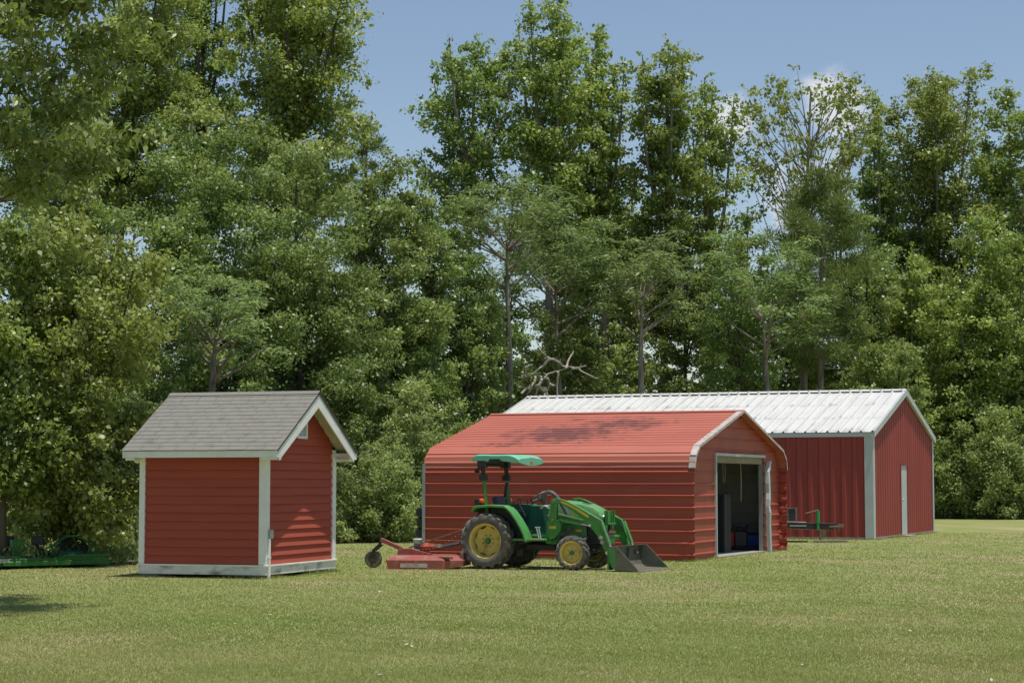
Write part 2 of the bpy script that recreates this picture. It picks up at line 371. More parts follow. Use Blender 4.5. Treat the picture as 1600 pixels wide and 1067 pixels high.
def lawn_edge(x):
    return np.interp(x, [e[0] for e in edge], [e[1] for e in edge])
rg = np.random.default_rng(3)
def blades():
    n = 620000
    d = 1.0 / (1 / 13.0 - (1 / 13.0 - 1 / 60.0) * rg.random(n))       # denser near the viewer
    x = (rg.random(n) * 2 - 1) * 0.33 * d
    keep = d < lawn_edge(x) - 0.1
    d, x = d[keep], x[keep]; n = len(d)
    # clumps
    ph = np.sin(x * 3.1 + 1.7 * np.sin(d * 1.3)) + np.sin(d * 2.3 + 1.1 * np.sin(x * 2.1)) + np.sin(x * 9.7 + d * 7.3)
    h = (0.011 + 0.015 * rg.random(n) + 0.003 * np.clip(ph, -1, 2)) * (1 + 0.25 * (rg.random(n) < 0.02) * 3)
    w = (0.0026 + 0.0024 * rg.random(n)) * (d / 15.0) ** 0.8
    a = rg.random(n) * np.pi * 2; le = rg.normal(0, 0.55, (n, 2))
    base = np.stack([x, d, np.zeros(n)], 1)
    s = np.stack([np.cos(a), np.sin(a), np.zeros(n)], 1) * w[:, None]
    tip = base + np.stack([le[:, 0] * h, le[:, 1] * h, h], 1)
    V = np.stack([base - s, base + s, tip], 1).reshape(-1, 3)
    patch = np.full(n, .42)
    for q in range(14):      # irregular dry and lush patches
        px, py, pa, pb = rg.uniform(-9, 9), rg.uniform(13, 40), rg.uniform(.8, 3.5), rg.uniform(.4, 1.3)
        patch += rg.choice([-.36, .42, .55]) * np.exp(-((x - px) / pa) ** 2 - ((d - py) / pb) ** 2 + .35 * np.sin(x * 3.3 + q) * np.sin(d * 2.9))
    patch += .10 * np.sin(x * .55 + 2.4 * d + .9 * np.sin(x * .8))
    for (cx, cy, rx, ry) in ((.5, 26.3, 2.6, .9), (2.0, 25.0, 1.6, .6), (3.3, 21.8, 1.0, .6), (5.6, 38.6, 1.6, 1.0), (1.6, 33.2, 2.4, .7), (-1.6, 33.4, 1.2, .5), (-2.6, 29.6, .7, .5)):
        patch += .45 * np.exp(-((x - cx) / rx) ** 2 - ((d - cy) / ry) ** 2)
    tint = np.clip(patch + rg.normal(0, 0.15, n), 0, 1)
    return V, tint
V, tint = blades()
M['blade'] = leaf_mat('grass_blades', (0.222, 0.280, 0.078), (0.405, 0.395, 0.185), trans=0.4, rough=0.7, spec=0.2)
go = bpy.data.objects.new('grass', quad_mesh('grass', V, M['blade'], tint, 3)); col.objects.link(go)
tag(go, 'short mown grass blades covering the lawn', 'grass', kind='stuff')

def tufts(seed, lines, per_m=170, h0=.05, h1=.13, spread=.07):
    g_ = np.random.default_rng(seed); out = []; tn = []
    for (x0, y0, x1, y1) in lines:
        L = math.hypot(x1 - x0, y1 - y0); n = int(L * per_m); t = g_.random(n)
        nx, ny = (y1 - y0) / L, -(x1 - x0) / L
        off = np.abs(g_.normal(0, spread, n))
        lump = .55 + .45 * np.sin(t * L * 3.1 + seed) * np.sin(t * L * 1.3)
        x = x0 + (x1 - x0) * t + nx * off; y = y0 + (y1 - y0) * t + ny * off
        h = (h0 + (h1 - h0) * g_.random(n)) * lump * np.exp(-off * 4); w = .004 + .004 * g_.random(n)
        a = g_.random(n) * np.pi * 2; base = np.stack([x, y, np.zeros(n)], 1); s = np.stack([np.cos(a), np.sin(a), np.zeros(n)], 1) * w[:, None]
        le = g_.normal(0, .4, (n, 2)); tip = base + np.stack([le[:, 0] * h, le[:, 1] * h, h], 1)
        out.append(np.stack([base - s, base + s, tip], 1).reshape(-1, 3)); tn.append(np.clip(g_.normal(.4, .25, n), 0, 1))
    return np.concatenate(out), np.concatenate(tn)
def fp(o, a, pts):
    c, s = math.cos(-R(a)), math.sin(-R(a)); return [(o[0] + x * c - y * s, o[1] + x * s + y * c) for x, y in pts]
LN = []
for o_, a_, pts in (((-3.907, 30.765), 18.04, [(-2.22, -.06), (.06, -.06), (.06, 2.75)]), ((3.519, 37.45), 22.59, [(-5.8, -.03), (.02, -.03)]), ((3.519, 37.45), 22.59, [(-.16, .05), (-.16, 1.9)]), ((3.519, 37.45), 22.59, [(-.16, 5.8), (-.05, 7.0)]),
                     ((9.617, 51.912), 22.92, [(-11.8, -.05), (.05, -.05), (.05, 8.5)])):
    q = fp(o_, a_, pts); LN += [(*q[i], *q[i + 1]) for i in range(len(q) - 1)]
V, tint = tufts(8, LN)
go = bpy.data.objects.new('grass', quad_mesh('grass', V, M['blade'], tint, 3)); col.objects.link(go)
tag(go, 'taller untrimmed grass along the foot of the building walls', 'grass', kind='stuff')

# scattered dry leaves and clover heads on the mown grass
g_ = np.random.default_rng(21); n = 130
d_ = g_.uniform(13.5, 36, n); x_ = (g_.random(n) * 2 - 1) * .3 * d_; a_ = g_.random(n) * 6.28; sz_ = g_.uniform(.012, .030, n)
c_ = np.stack([x_, d_, np.full(n, .022)], 1); u_ = np.stack([np.cos(a_), np.sin(a_), g_.normal(0, .3, n)], 1) * sz_[:, None]; v_ = np.stack([-np.sin(a_), np.cos(a_), g_.normal(0, .3, n)], 1) * sz_[:, None] * .6
V = np.stack([c_ - u_, c_ + v_, c_ + u_, c_ - v_], 1).reshape(-1, 3)
M['dry_leaf'] = leaf_mat('dry_leaf', (.16, .10, .05), (.62, .58, .46), trans=.1)
go = bpy.data.objects.new('leaf_litter', quad_mesh('leaf_litter', V, M['dry_leaf'], g_.random(n))); col.objects.link(go)
tag(go, 'few dry leaves and pale clover heads scattered on the lawn', 'leaf litter', kind='stuff')
#<GROUND
#BUILD>
# ------------------------------------------------------------ small shed
def rot_frame(x, y, a): return (x, y, 0), -R(a)
P0, RZ = rot_frame(-3.907, 30.765, 18.04)
SHED = empty('garden_shed', P0, RZ, 'small red clapboard shed with grey shingle gable roof and white trim', 'shed')
L_, W_, ZF, ZE, ZA, EO, GO, GB = 2.162, 2.69, 0.209, 2.035, 3.009, 0.275, 0.325, 0.226
slope = (ZA - ZE) / (W_ / 2 + EO)
TH = 0.055
def roof_under(y):   # underside height of the roof deck
    return ZE + (min(y, W_ - y) + EO) * slope - TH
EXPO = 0.136
wall = MB()
wall.bx(-L_ + .02, -.02, .02, W_ - .02, ZF, 2.04)           # core behind the clapboards
core_g = [(0.02, 2.04), (W_ - .02, 2.04), (W_ / 2, roof_under(W_ / 2) - .01)]
for xx in (-L_ + .02, -.03):
    wall.add([(xx, p[0], p[1]) for p in core_g] + [(xx + .01, p[0], p[1]) for p in core_g], [(0, 1, 2), (5, 4, 3), (0, 1, 4, 3), (1, 2, 5, 4), (2, 0, 3, 5)])
z = ZF + 0.012
while z < 2.95:
    z1 = z + EXPO
    if z < 2.05:   # side boards front and back
        zt = min(z1, 2.12)
        for (y_, sg) in ((0, -1), (W_, 1)):
            wall.add([(-L_ + .05, y_ + sg * .034, z), (-.05, y_ + sg * .034, z), (-.05, y_ + sg * .003, zt), (-L_ + .05, y_ + sg * .003, zt),
                      (-L_ + .05, y_ - sg * .02, z), (-.05, y_ - sg * .02, z)], [(0, 1, 2, 3), (0, 4, 5, 1)])
    def lim(zz):
        t = (zz + TH - ZE) / slope - EO; return max(0.05, t - 0.005)
    a0, a1 = lim(z), lim(min(z1, 2.93))
    if a0 < W_ / 2 - .02:
        a1 = min(a1, W_ / 2 - .005)
        for (x_, sg) in ((0, 1), (-L_, -1)):
            wall.add([(x_ + sg * .034, a0, z), (x_ + sg * .034, W_ - a0, z), (x_ + sg * .003, W_ - a1, min(z1, 2.93)), (x_ + sg * .003, a1, min(z1, 2.93)),
                      (x_ - sg * .02, a0, z), (x_ - sg * .02, W_ - a0, z)], [(0, 1, 2, 3), (0, 4, 5, 1)])
    z = z1
wall.build('clapboard_wall', 'shed_red', SHED, smooth=False)
for (cx, cy, wx, wy) in ((0, 0, .13, .17), (-L_, 0, .10, .10), (0, W_, .10, .10), (-L_, W_, .1, .1)):
    sx = 1 if cx == 0 else -1; sy = -1 if cy == 0 else 1
    c = MB(); t = .046; top = 2.07
    x_out = cx + sx * t; y_out = cy + sy * t
    c.bx(cx - sx * (wx - t), x_out, cy - sy * .01, y_out, ZF + .008, top)
    c.bx(cx - sx * .01, x_out - sx * .001, cy - sy * .01, cy - sy * .09, ZF + .010, top - .001)
    c.build('corner_board', 'white_trim', SHED, smooth=False, bevel=.003)
sk = MB()
sk.bx(-L_ - .045, .045, -.045, W_ + .045, 0.055, ZF - .02)
sk.build('foundation_skirt', 'skirt_white', SHED, smooth=False, bevel=.004)
sk = MB()
sk.bx(-L_ - .065, .065, -.065, W_ + .065, ZF - .02, ZF + .006)
sk.build('water_table', 'white_trim', SHED, smooth=False, bevel=.004)
for (x, y) in ((-L_ + .15, .15), (-.12, .15), (-.15, W_ - .15), (-L_ + .15, W_ - .15)):
    b = MB(); b.bx(x - .16, x + .10, y - .1, y + .1, -0.05, 0.054); b.build('pier_block', 'concrete', SHED, smooth=False, bevel=.008)
# roof: shingle courses with staggered tabs
roof = MB(); rr = random.Random(2)
X0, X1 = -L_ - GB, GO
sl = math.hypot(W_ / 2 + EO, ZA - ZE); NC = 15
uy, uz = (W_ / 2 + EO) / sl, (ZA - ZE) / sl
for side in (0, 1):
    def pt(x, s, n_):
        y = -EO + s * uy - n_ * uz; zz = ZE + s * uz + n_ * uy
        return (x, y if side == 0 else W_ - y, zz)
    roof.add([pt(X0, 0, -TH), pt(X1, 0, -TH), pt(X1, sl, -TH), pt(X0, sl, -TH), pt(X0, 0, -.012), pt(X1, 0, -.012), pt(X1, sl, -.012), pt(X0, sl, -.012)],
             [(0, 1, 2, 3), (4, 5, 6, 7), (0, 1, 5, 4), (1, 2, 6, 5), (3, 0, 4, 7), (2, 3, 7, 6)], 1)
    for k in range(NC):
        s0 = -.02 + k * sl / NC; s1 = s0 + sl / NC + .012
        x = X0 - .02 - rr.uniform(0, .3)
        while x < X1 + .02:
            x2 = x + .31
            xa, xb = max(x + .003, X0 - .02), min(x2 - .003, X1 + .02)
            if xb > xa:
                dj = rr.uniform(-.004, .004); h = .003 + rr.uniform(0, .002)
                roof.add([pt(xa, s0 + dj, -.006), pt(xb, s0 + dj, -.006), pt(xb, s0 + dj, h), pt(xa, s0 + dj, h), pt(xb, min(s1, sl), -.002), pt(xa, min(s1, sl), -.002)], [(0, 1, 2, 3), (3, 2, 4, 5)], 0)
            x = x2
roof.build('shingle_roof', ['shingle', 'shingle_edge'], SHED, smooth=False)
cp = MB()
for side in (-1, 1):
    cp.add([(X0 - .02, W_ / 2, ZA + .016), (X1 + .02, W_ / 2, ZA + .016), (X1 + .02, W_ / 2 + side * .11 * uy, ZA + .016 - .11 * uz), (X0 - .02, W_ / 2 + side * .11 * uy, ZA + .016 - .11 * uz)], [(0, 1, 2, 3)])
cp.build('ridge_cap', 'shingle', SHED, smooth=False)
# eave fascia, soffits, rake boards
for side in (0, 1):
    y_ = -EO if side == 0 else W_ + EO; sg = -1 if side == 0 else 1
    f = MB(); f.bx(X0 + .024, X1 - .026, y_, y_ - sg * .022, ZE - .125, ZE - .020)
    f.build('eave_fascia', 'white_trim', SHED, smooth=False, bevel=.003)
    f = MB(); f.bx(X0 + .026, X1 - .028, y_ - sg * .024, (0 if side == 0 else W_) + sg * .005, ZE - .118, ZE - .104)
    f.build('eave_soffit', 'soffit', SHED, smooth=False)
for (xr, sg) in ((X1, 1), (X0, -1)):
    for side in (0, 1):
        f = MB()
        def py(y): return y if side == 0 else W_ - y
        d = .25
        top = [(-EO - .012, ZE - .014 - .012 * slope), (W_ / 2, ZA - .014)]
        poly = [(py(top[0][0]), top[0][1]), (py(top[1][0]), top[1][1]), (py(top[1][0]), top[1][1] - d), (py(-EO + .10), ZE - .014 + .10 * slope - d + .03), (py(-EO + .10), ZE - .130), (py(-EO - .012), ZE - .130)]
        vs = [(xr - sg * .001, p[0], p[1]) for p in poly] + [(xr - sg * .024, p[0], p[1]) for p in poly]; n = len(poly)
        f.add(vs, [tuple(range(n)), tuple(range(2 * n - 1, n - 1, -1))] + [((i + 1) % n, i, n + i, n + (i + 1) % n) for i in range(n)])
        f.build('rake_board', 'white_trim', SHED, smooth=False, bevel=.003)
        # sloping soffit below the overhang
        s_ = MB()
        xa, xb = (xr - sg * .034, (0.018 if sg > 0 else -L_ - .018))
        q = [(-EO + .03, ZE - TH + .03 * slope - .002), (W_ / 2, ZA - TH - .002)]
        s_.add([(xa, py(q[0][0]), q[0][1]), (xb, py(q[0][0]), q[0][1]), (xb, py(q[1][0]), q[1][1]), (xa, py(q[1][0]), q[1][1]),
                (xa, py(q[0][0]), q[0][1] - .012), (xb, py(q[0][0]), q[0][1] - .012), (xb, py(q[1][0]), q[1][1] - .012), (xa, py(q[1][0]), q[1][1] - .012)],
               [(0, 1, 2, 3), (4, 5, 6, 7), (0, 1, 5, 4), (1, 2, 6, 5), (2, 3, 7, 6), (3, 0, 4, 7)])
        s_.build('rake_soffit', 'soffit', SHED, smooth=False)
        # cornice return box beside the wall corner
        e_ = MB(); a, b_ = (-EO + .03, -.03) if side == 0 else (W_ + .03, W_ + EO - .03)
        e_.bx(xr - sg * .030, (0.03 if sg > 0 else -L_ - .03), a, b_, ZE - .165, ZE - .02)
        e_.build('cornice_return', 'white_trim', SHED, smooth=False, bevel=.003)
# louvred gable vent
vt = MB(); y0, y1, z0, z1 = 1.13, 1.53, 2.235, 2.63
vt.bx(.030, .046, y0, y1, z0, z0 + .04); vt.bx(.030, .046, y0, y1, z1 - .04, z1); vt.bx(.030, .046, y0, y0 + .045, z0 + .04, z1 - .04); vt.bx(.030, .046, y1 - .045, y1, z0 + .04, z1 - .04)
v = vt.build('gable_vent', 'white_trim', SHED, smooth=False)
lv = MB()
for k in range(7):
    zz = z0 + .055 + k * .043
    lv.box((.036, (y0 + y1) / 2, zz), (.030, y1 - y0 - .09, .006), ('Y', R(35)))
lv.build('louvre', 'white_trim', v, smooth=False)
lv = MB(); lv.bx(.0290, .0295, y0 + .04, y1 - .04, z0 + .03, z1 - .03); lv.build('vent_screen', 'galv', v, smooth=False)
# eave flood light and wires
fl = MB(); fl.lathe([(0, -.05), (.045, -.05), (.05, .03), (.03, .05), (0, .05)], (.09, W_ / 2 + .22, 2.70), 'z', 14)
fl.tube([(.09, W_ / 2 + .22, 2.74), (.09, W_ / 2 + .2, 2.86)], .012, 6)
fl.build('eave_light', 'white_trim', SHED)
fl = MB(); fl.tube(smooth_path([(.035, 1.32, 2.60), (.05, 1.36, 2.52), (.035, 1.40, 2.47), (.034, 1.41, 2.42)]), .008, 6); fl.lathe([(0, -.02), (.03, -.02), (.03, .02), (0, .02)], (.045, 1.33, 2.50), 'x', 10)
fl.build('light_socket', 'wood', SHED)
lt = MB(); lt.lathe([(0, -.04), (.035, -.04), (.05, .0), (.02, .05), (0, .05)], (-L_ - .09, -.04, 1.87), 'x', 12); lt.box((-L_ - .02, -.02, 1.89), (.10, .04, .05))
lt.build('corner_lamp', 'skirt_white', SHED)
# meter box, conduit
bx_ = MB(); bx_.bx(.028, .10, .03, .12, .63, .77); bx_.build('meter_box', 'galv', SHED, smooth=False, bevel=.006)
cd = MB(); cd.tube([(.06, .035, .63), (.06, .035, -.02)], .028, 12); cd.bx(.03, .085, .0, .07, .32, .345); cd.build('conduit', 'white_trim', SHED)

# ------------------------------------------------------------ red metal garage
P0, RZ = rot_frame(3.519, 37.45, 22.59)
GAR = empty('metal_garage', P0, RZ, 'red ribbed metal garage with open doorway, behind the tractor', 'garage')
GL, GW = 5.726, 6.986
sec = [(0.0, 0.0), (0.0, 1.86), (0.06, 2.02), (0.30, 2.211), (GW / 2, 2.999), (GW - .30, 2.211), (GW - .06, 2.02), (GW, 1.86), (GW, 0.0)]
def resample(sec, brk):
    """points along a section polyline with rib offsets; returns (pos, normal) profile list"""
    out = []
    for i in range(len(sec) - 1):
        a, b = Vector((sec[i][0], sec[i][1])), Vector((sec[i + 1][0], sec[i + 1][1]))
        d = (b - a); L = d.length; d.normalize(); n = Vector((-d.y, d.x))
        out.append((a, d, n, L))
    return out
def ribbed(mb, a, b, x0, x1, pitch=.229, rise=.030, off=0.0, nx=1, wob=None, outward=1, minor=True, phase=0.5):
    """sheet between section points a,b (y,z), ribs running along x"""
    a, b = Vector(a), Vector(b); d = b - a; L = d.length; d.normalize(); n = Vector((-d.y, d.x)) * outward
    pr = [(0.0, 0.0)]
    k = phase * pitch
    while k < L - .04:
        if k > .03: pr += [(k - .026, 0.0), (k - .011, rise), (k + .010, rise), (k + .034, 0.0)]
        m1, m2 = k + pitch * .38, k + pitch * .62
        if minor:
            for mm in (m1, m2):
                if .02 < mm < L - .03: pr += [(mm - .012, 0.0), (mm, .0045), (mm + .012, 0.0)]
        k += pitch
    pr.append((L, 0.0)); pr = sorted(set(pr))
    o = len(mb.v); m = len(pr)
    for i in range(nx + 1):
        x = x0 + (x1 - x0) * i / nx
        for (s, h) in pr:
            hh = h + off + (wob(x, s, L) if wob else 0)
            p = a + d * s + n * hh
            mb.v.append((x, p.x, p.y))
    for i in range(nx):
        for j in range(m - 1):
            mb.f.append((o + i * m + j, o + i * m + j + 1, o + (i + 1) * m + j + 1, o + (i + 1) * m + j)); mb.m.append(0)
from mathutils import noise as MN
def wob_side(x, s, L):
    w = .0045 * MN.noise(Vector((x * .55, s * 4.0, 3.1)))
    pan = (s / .229 - .5) % 1.0
    bul = max(0.0, MN.noise(Vector((x * .45, math.floor(s / .229 - .5) * 3.7, 9.0))) - .02)
    w += .022 * bul * 1.5 * math.sin(math.pi * pan) ** 2
    e = max(0, min(1, (x + .32) / .3)) * max(0, min(1, (.85 - s) / .5))
    w += e * .05 * MN.noise(Vector((x * 7, s * 8, 1.0)))
    return w
def wob_far(x, s, L):
    sf = L - s
    e = max(0, min(1, (x + .5) / .4)) * max(0.25, min(1, (1.6 - sf) / .6))
    return e * .05 * MN.noise(Vector((x * 8, s * 9, 5.0)))
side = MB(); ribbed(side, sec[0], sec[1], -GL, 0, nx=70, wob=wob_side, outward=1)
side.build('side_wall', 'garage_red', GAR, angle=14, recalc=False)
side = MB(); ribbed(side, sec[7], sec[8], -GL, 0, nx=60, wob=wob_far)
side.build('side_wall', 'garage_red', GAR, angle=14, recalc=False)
def patchy_roof_mat():  # roof red with darker mottled patches mixed over the near slope
    m = mat('garage_roof_red', (0.475, 0.145, 0.094), (0.42, 0.124, 0.082), rough=0.45, scale=1.2, stretch=(0.4, 1, 1), dirt=(0.45, 0.18, 0.14), dscale=4, dfac=(0.6, 0.9))
    N, L = m.node_tree.nodes, m.node_tree.links
    b = N['Principled BSDF']; src = b.inputs['Base Color'].links[0].from_socket
    t = N.new('ShaderNodeTexCoord')
    tot = None
    for (cx, cy, rx, ry, amt) in ((-3.25, 1.45, 1.6, 1.1, .46), (-2.3, 2.35, 1.3, .8, .42), (-4.1, .55, 1.1, .35, .34), (-1.9, 1.0, .55, .18, .34), (-3.4, 2.9, .9, .3, .24)):
        mp = N.new('ShaderNodeMapping'); mp.vector_type = 'POINT'
        mp.inputs['Location'].default_value = (-cx / rx, -cy / ry, 0); mp.inputs['Scale'].default_value = (1 / rx, 1 / ry, 0)
        L.new(t.outputs['Object'], mp.inputs['Vector'])
        ln = N.new('ShaderNodeVectorMath'); ln.operation = 'LENGTH'; L.new(mp.outputs[0], ln.inputs[0])
        r = N.new('ShaderNodeMapRange'); r.inputs['From Min'].default_value = 1.25; r.inputs['From Max'].default_value = 0; r.inputs['To Max'].default_value = amt
        L.new(ln.outputs['Value'], r.inputs['Value'])
        if tot is None: tot = r.outputs[0]
        else:
            a = N.new('ShaderNodeMath'); a.operation = 'MAXIMUM'; L.new(tot, a.inputs[0]); L.new(r.outputs[0], a.inputs[1]); tot = a.outputs[0]
    nn = N.new('ShaderNodeTexNoise'); nn.inputs['Scale'].default_value = 3.2; nn.inputs['Detail'].default_value = 9; nn.inputs['Roughness'].default_value = .68
    mp = N.new('ShaderNodeMapping'); mp.inputs['Scale'].default_value = (1, 1.6, 1); L.new(t.outputs['Object'], mp.inputs['Vector']); L.new(mp.outputs[0], nn.inputs['Vector'])
    a = N.new('ShaderNodeMath'); a.operation = 'ADD'; L.new(tot, a.inputs[0]); L.new(nn.outputs['Fac'], a.inputs[1])
    r = N.new('ShaderNodeMapRange'); r.inputs['From Min'].default_value = .63; r.inputs['From Max'].default_value = .86; r.inputs['To Max'].default_value = .8; L.new(a.outputs[0], r.inputs['Value'])
    x = N.new('ShaderNodeMix'); x.data_type = 'RGBA'; L.new(r.outputs[0], x.inputs[0]); L.new(src, x.inputs[6]); x.inputs[7].default_value = (.12, .045, .04, 1)
    L.new(x.outputs[2], b.inputs['Base Color'])
    return m
M['garage_roof'] = patchy_roof_mat()
rf = MB()
for i in (1, 2, 3, 4, 5, 6):
    sc_o = .012
    a, b_ = sec[i], sec[i + 1]
    if i == 1: a = (a[0], a[1] - .05)
    if i == 6: b_ = (b_[0], b_[1] - .05)
    ribbed(rf, a, b_, -GL - .03, .006, rise=.020, off=sc_o, nx=24, phase=.5 if i in (3, 4) else .45, wob=lambda x, s, L: .003 * MN.noise(Vector((x * .8, s * 2, i * 3.3))))
rf.build('roof', 'garage_roof', GAR, angle=14, recalc=False)
rc = MB(); rc.prism([(0, 0)], 0, 0) if False else None
rc.add([(x, GW / 2 + s * .13, 2.999 + .040 - abs(s) * .13 * .2465) for x in (-GL - .03, .006) for s in (-1, 0, 1)], [(0, 1, 4, 3), (1, 2, 5, 4)])
rc.build('ridge_cap', 'garage_roof', GAR, smooth=False)
# inner lining (bare galvanised inside faces)
ln_ = MB()
insec = [(0.03, 0.0), (0.03, 1.86), (0.09, 2.0), (0.31, 2.18), (GW / 2, 2.965), (GW - .31, 2.18), (GW - .09, 2.0), (GW - .03, 1.86), (GW - .03, 0.0)]
for i in range(8): ribbed(ln_, insec[i], insec[i + 1], -GL + .02, -.27, off=-.004, nx=1, minor=False, rise=-.012, phase=.5)
ln_.build('inner_lining', 'lining', GAR, angle=14, recalc=False)
# gable walls of ribbed sheet with a doorway in the front one
def env(z):
    pts = [(p[1], p[0]) for p in sec[:5]]
    if z <= pts[0][0]: return 0.0
    for (z0, y0), (z1, y1) in zip(pts, pts[1:]):
        if z <= z1: return y0 + (y1 - y0) * (z - z0) / max(1e-6, z1 - z0)
    return GW / 2
DY0, DY1, DZ = 1.98, 5.70, 2.06
def gable(mb, x, sg, door, rise=.020, zb=0.0):
    zs = [(zb, 0.0)]; k = .1145
    while k < 2.95:
        zs += [(k - .026, 0.0), (k - .011, rise), (k + .011, rise), (k + .026, 0.0)]
        k += .229
    if door: zs += [(DZ, 0.0)]
    zs.append((2.975, 0.0)); zs = sorted(set(z for z in zs if z[0] >= zb))
    def row(ya_f, yb_f, lo, hi):
        prev = None
        for (z, h) in zs:
            if z < lo - 1e-6 or z > hi + 1e-6: continue
            ya, yb = ya_f(z), yb_f(z)
            if yb - ya < .01: continue
            n = 10; cur = []
            for q in range(n + 1):
                y = ya + (yb - ya) * q / n
                w = h + .006 * MN.noise(Vector((y * .9, z * 3, x)))
                cur.append((x + sg * w, y, z))
            if prev:
                o = len(mb.v); mb.v += prev + cur
                for q in range(n): mb.f.append((o + q, o + q + 1, o + n + 2 + q, o + n + 1 + q)); mb.m.append(0)
            prev = cur
    e = lambda z: env(z) + .012
    f = lambda z: GW - env(z) - .012
    if door:
        row(e, lambda z: DY0, zb, DZ); row(lambda z: DY1, f, zb, DZ); row(e, f, DZ, 2.98)
    else: row(e, f, zb, 2.98)
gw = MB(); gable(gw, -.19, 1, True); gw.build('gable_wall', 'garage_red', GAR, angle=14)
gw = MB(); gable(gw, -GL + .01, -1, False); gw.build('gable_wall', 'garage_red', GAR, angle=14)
gl = MB(); gable(gl, -GL + .05, 1, False, rise=.012); gl.build('inner_lining', 'lining', GAR, angle=14)
# rake trims, folded over the roof edge
def rake(x, sg, side):
    pts = [sec[4], sec[3], sec[2], (0.0, 1.80)]
    mb = MB()
    f = (lambda p: p) if side == 0 else (lambda p: (GW - p[0], p[1]))
    jit = random.Random(4 + side)
    for i in range(len(pts) - 1):
        a, b = Vector(f(pts[i])), Vector(f(pts[i + 1]))
        d = (b - a).normalized(); n = Vector((-d.y, d.x));
        if n.y < 0 and i < 2: n = -n
        if i >= 2: n = Vector((-1 if side == 0 else 1, 0)) if i == 2 else n
        nn = Vector((-abs(n.x) if side == 0 else abs(n.x), abs(n.y)))
        o = .034; wv = .054
        m = 6 if i == 0 else 2
        for k in range(m):
            p, q = a + (b - a) * (k / m), a + (b - a) * ((k + 1) / m)
            x0_ = x + sg * jit.uniform(0, .006)
            vs = []
            for pt_ in (p, q):
                t_ = pt_ + nn * o; u_ = pt_ - nn * (wv - o)
                vs += [(x0_ + sg * .012, t_.x, t_.y), (x0_ - sg * .12, t_.x, t_.y), (x0_ + sg * .012, u_.x, u_.y), (x0_ + sg * .004, t_.x - nn.x * .006, t_.y - nn.y * .006), ]
            mb.add(vs, [(0, 1, 5, 4), (0, 4, 6, 2)])
    mb.build('rake_trim', 'garage_trim', GAR, smooth=False)
for side in (0, 1): rake(.008, 1, side)
# galvanised back corner leg and base rail, door frame
leg = MB(); leg.bx(-GL - .05, -GL + .012, -.046, .02, 0, 1.90)
leg.build('corner_leg', 'galv', GAR, smooth=False)
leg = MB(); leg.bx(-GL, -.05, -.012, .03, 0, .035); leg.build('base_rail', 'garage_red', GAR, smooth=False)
for yy in (.55, GW - .55):
    leg = MB(); leg.tube([(-.33, yy - .4, 0), (-.33, yy - .4, 1.95)], .03, 4); leg.build('frame_post', 'galv', GAR, smooth=False)
fr = MB(); fr.bx(-.202, -.145, DY0 - .028, DY0 + .028, 0, DZ); fr.build('door_jamb', 'barn_trim', GAR, smooth=False)
fr = MB(); fr.bx(-.205, -.142, DY0 - .030, DY1 + .03, DZ, DZ + .055); fr.build('door_header', 'barn_trim', GAR, smooth=False)
fr = MB(); fr.bx(-.34, -.208, DY0 + .03, DY1 - .05, DZ - .14, DZ - .002); fr.build('header_board', 'wood', GAR, smooth=False)
fr = MB(); fr.lathe([(0, -.03), (.04, -.02), (.05, .0), (.02, .03), (0, .03)], (-.24, 4.2, DZ - .07), 'z', 10); fr.build('ceiling_lamp', 'tub_white', GAR)
# bent strip of door trim that has come loose at the far side
bt = MB(); P_ = [(-.12, 5.96, 1.99), (-.11, 5.76, 1.76), (-.10, 5.75, 1.5), (-.10, 5.77, 1.3), (-.09, 5.74, 1.15), (-.10, 5.73, 1.0), (-.08, 5.74, .86), (-.10, 5.78, .6), (-.10, 5.81, .35), (-.10, 5.85, 0.0)]
for a, b_ in zip(P_, P_[1:]):
    o = len(bt.v)
    bt.add([(a[0] + .03, a[1] - .045, a[2]), (a[0] + .04, a[1] + .055, a[2]), (a[0] - .04, a[1] - .055, a[2]), (b_[0] + .03, b_[1] - .045, b_[2]), (b_[0] + .04, b_[1] + .055, b_[2]), (b_[0] - .04, b_[1] - .055, b_[2])], [(0, 1, 4, 3), (0, 3, 5, 2)])
bt.build('bent_door_trim', 'barn_trim', GAR, smooth=False)
fr = MB(); fr.bx(-.30, -.202, 5.70, 5.735, 0, DZ); fr.build('door_jamb', 'lining', GAR, smooth=False)
sl_ = MB(); sl_.bx(-GL + .06, -.202, .06, GW - .06, -.02, .022); sl_.bx(-.202, -.14, DY0 - .02, DY1 + .1, -.02, .021); sl_.build('floor_slab', 'concrete', GAR, smooth=False)
for (yy, z0_, z1_, k) in ((3.25, 1.92, 1.50, 1), (3.42, 1.92, 1.52, 1), (4.62, 1.92, 1.12, 2)):
    c_ = MB(); c_.tube(smooth_path([(-.40, yy, z0_), (-.40, yy + .03, (z0_ + z1_) / 2), (-.40, yy + (.06 if k == 1 and yy < 3.3 else 0), z1_)]), .007 * k, 6); c_.build('pull_cord', 'wood', GAR)

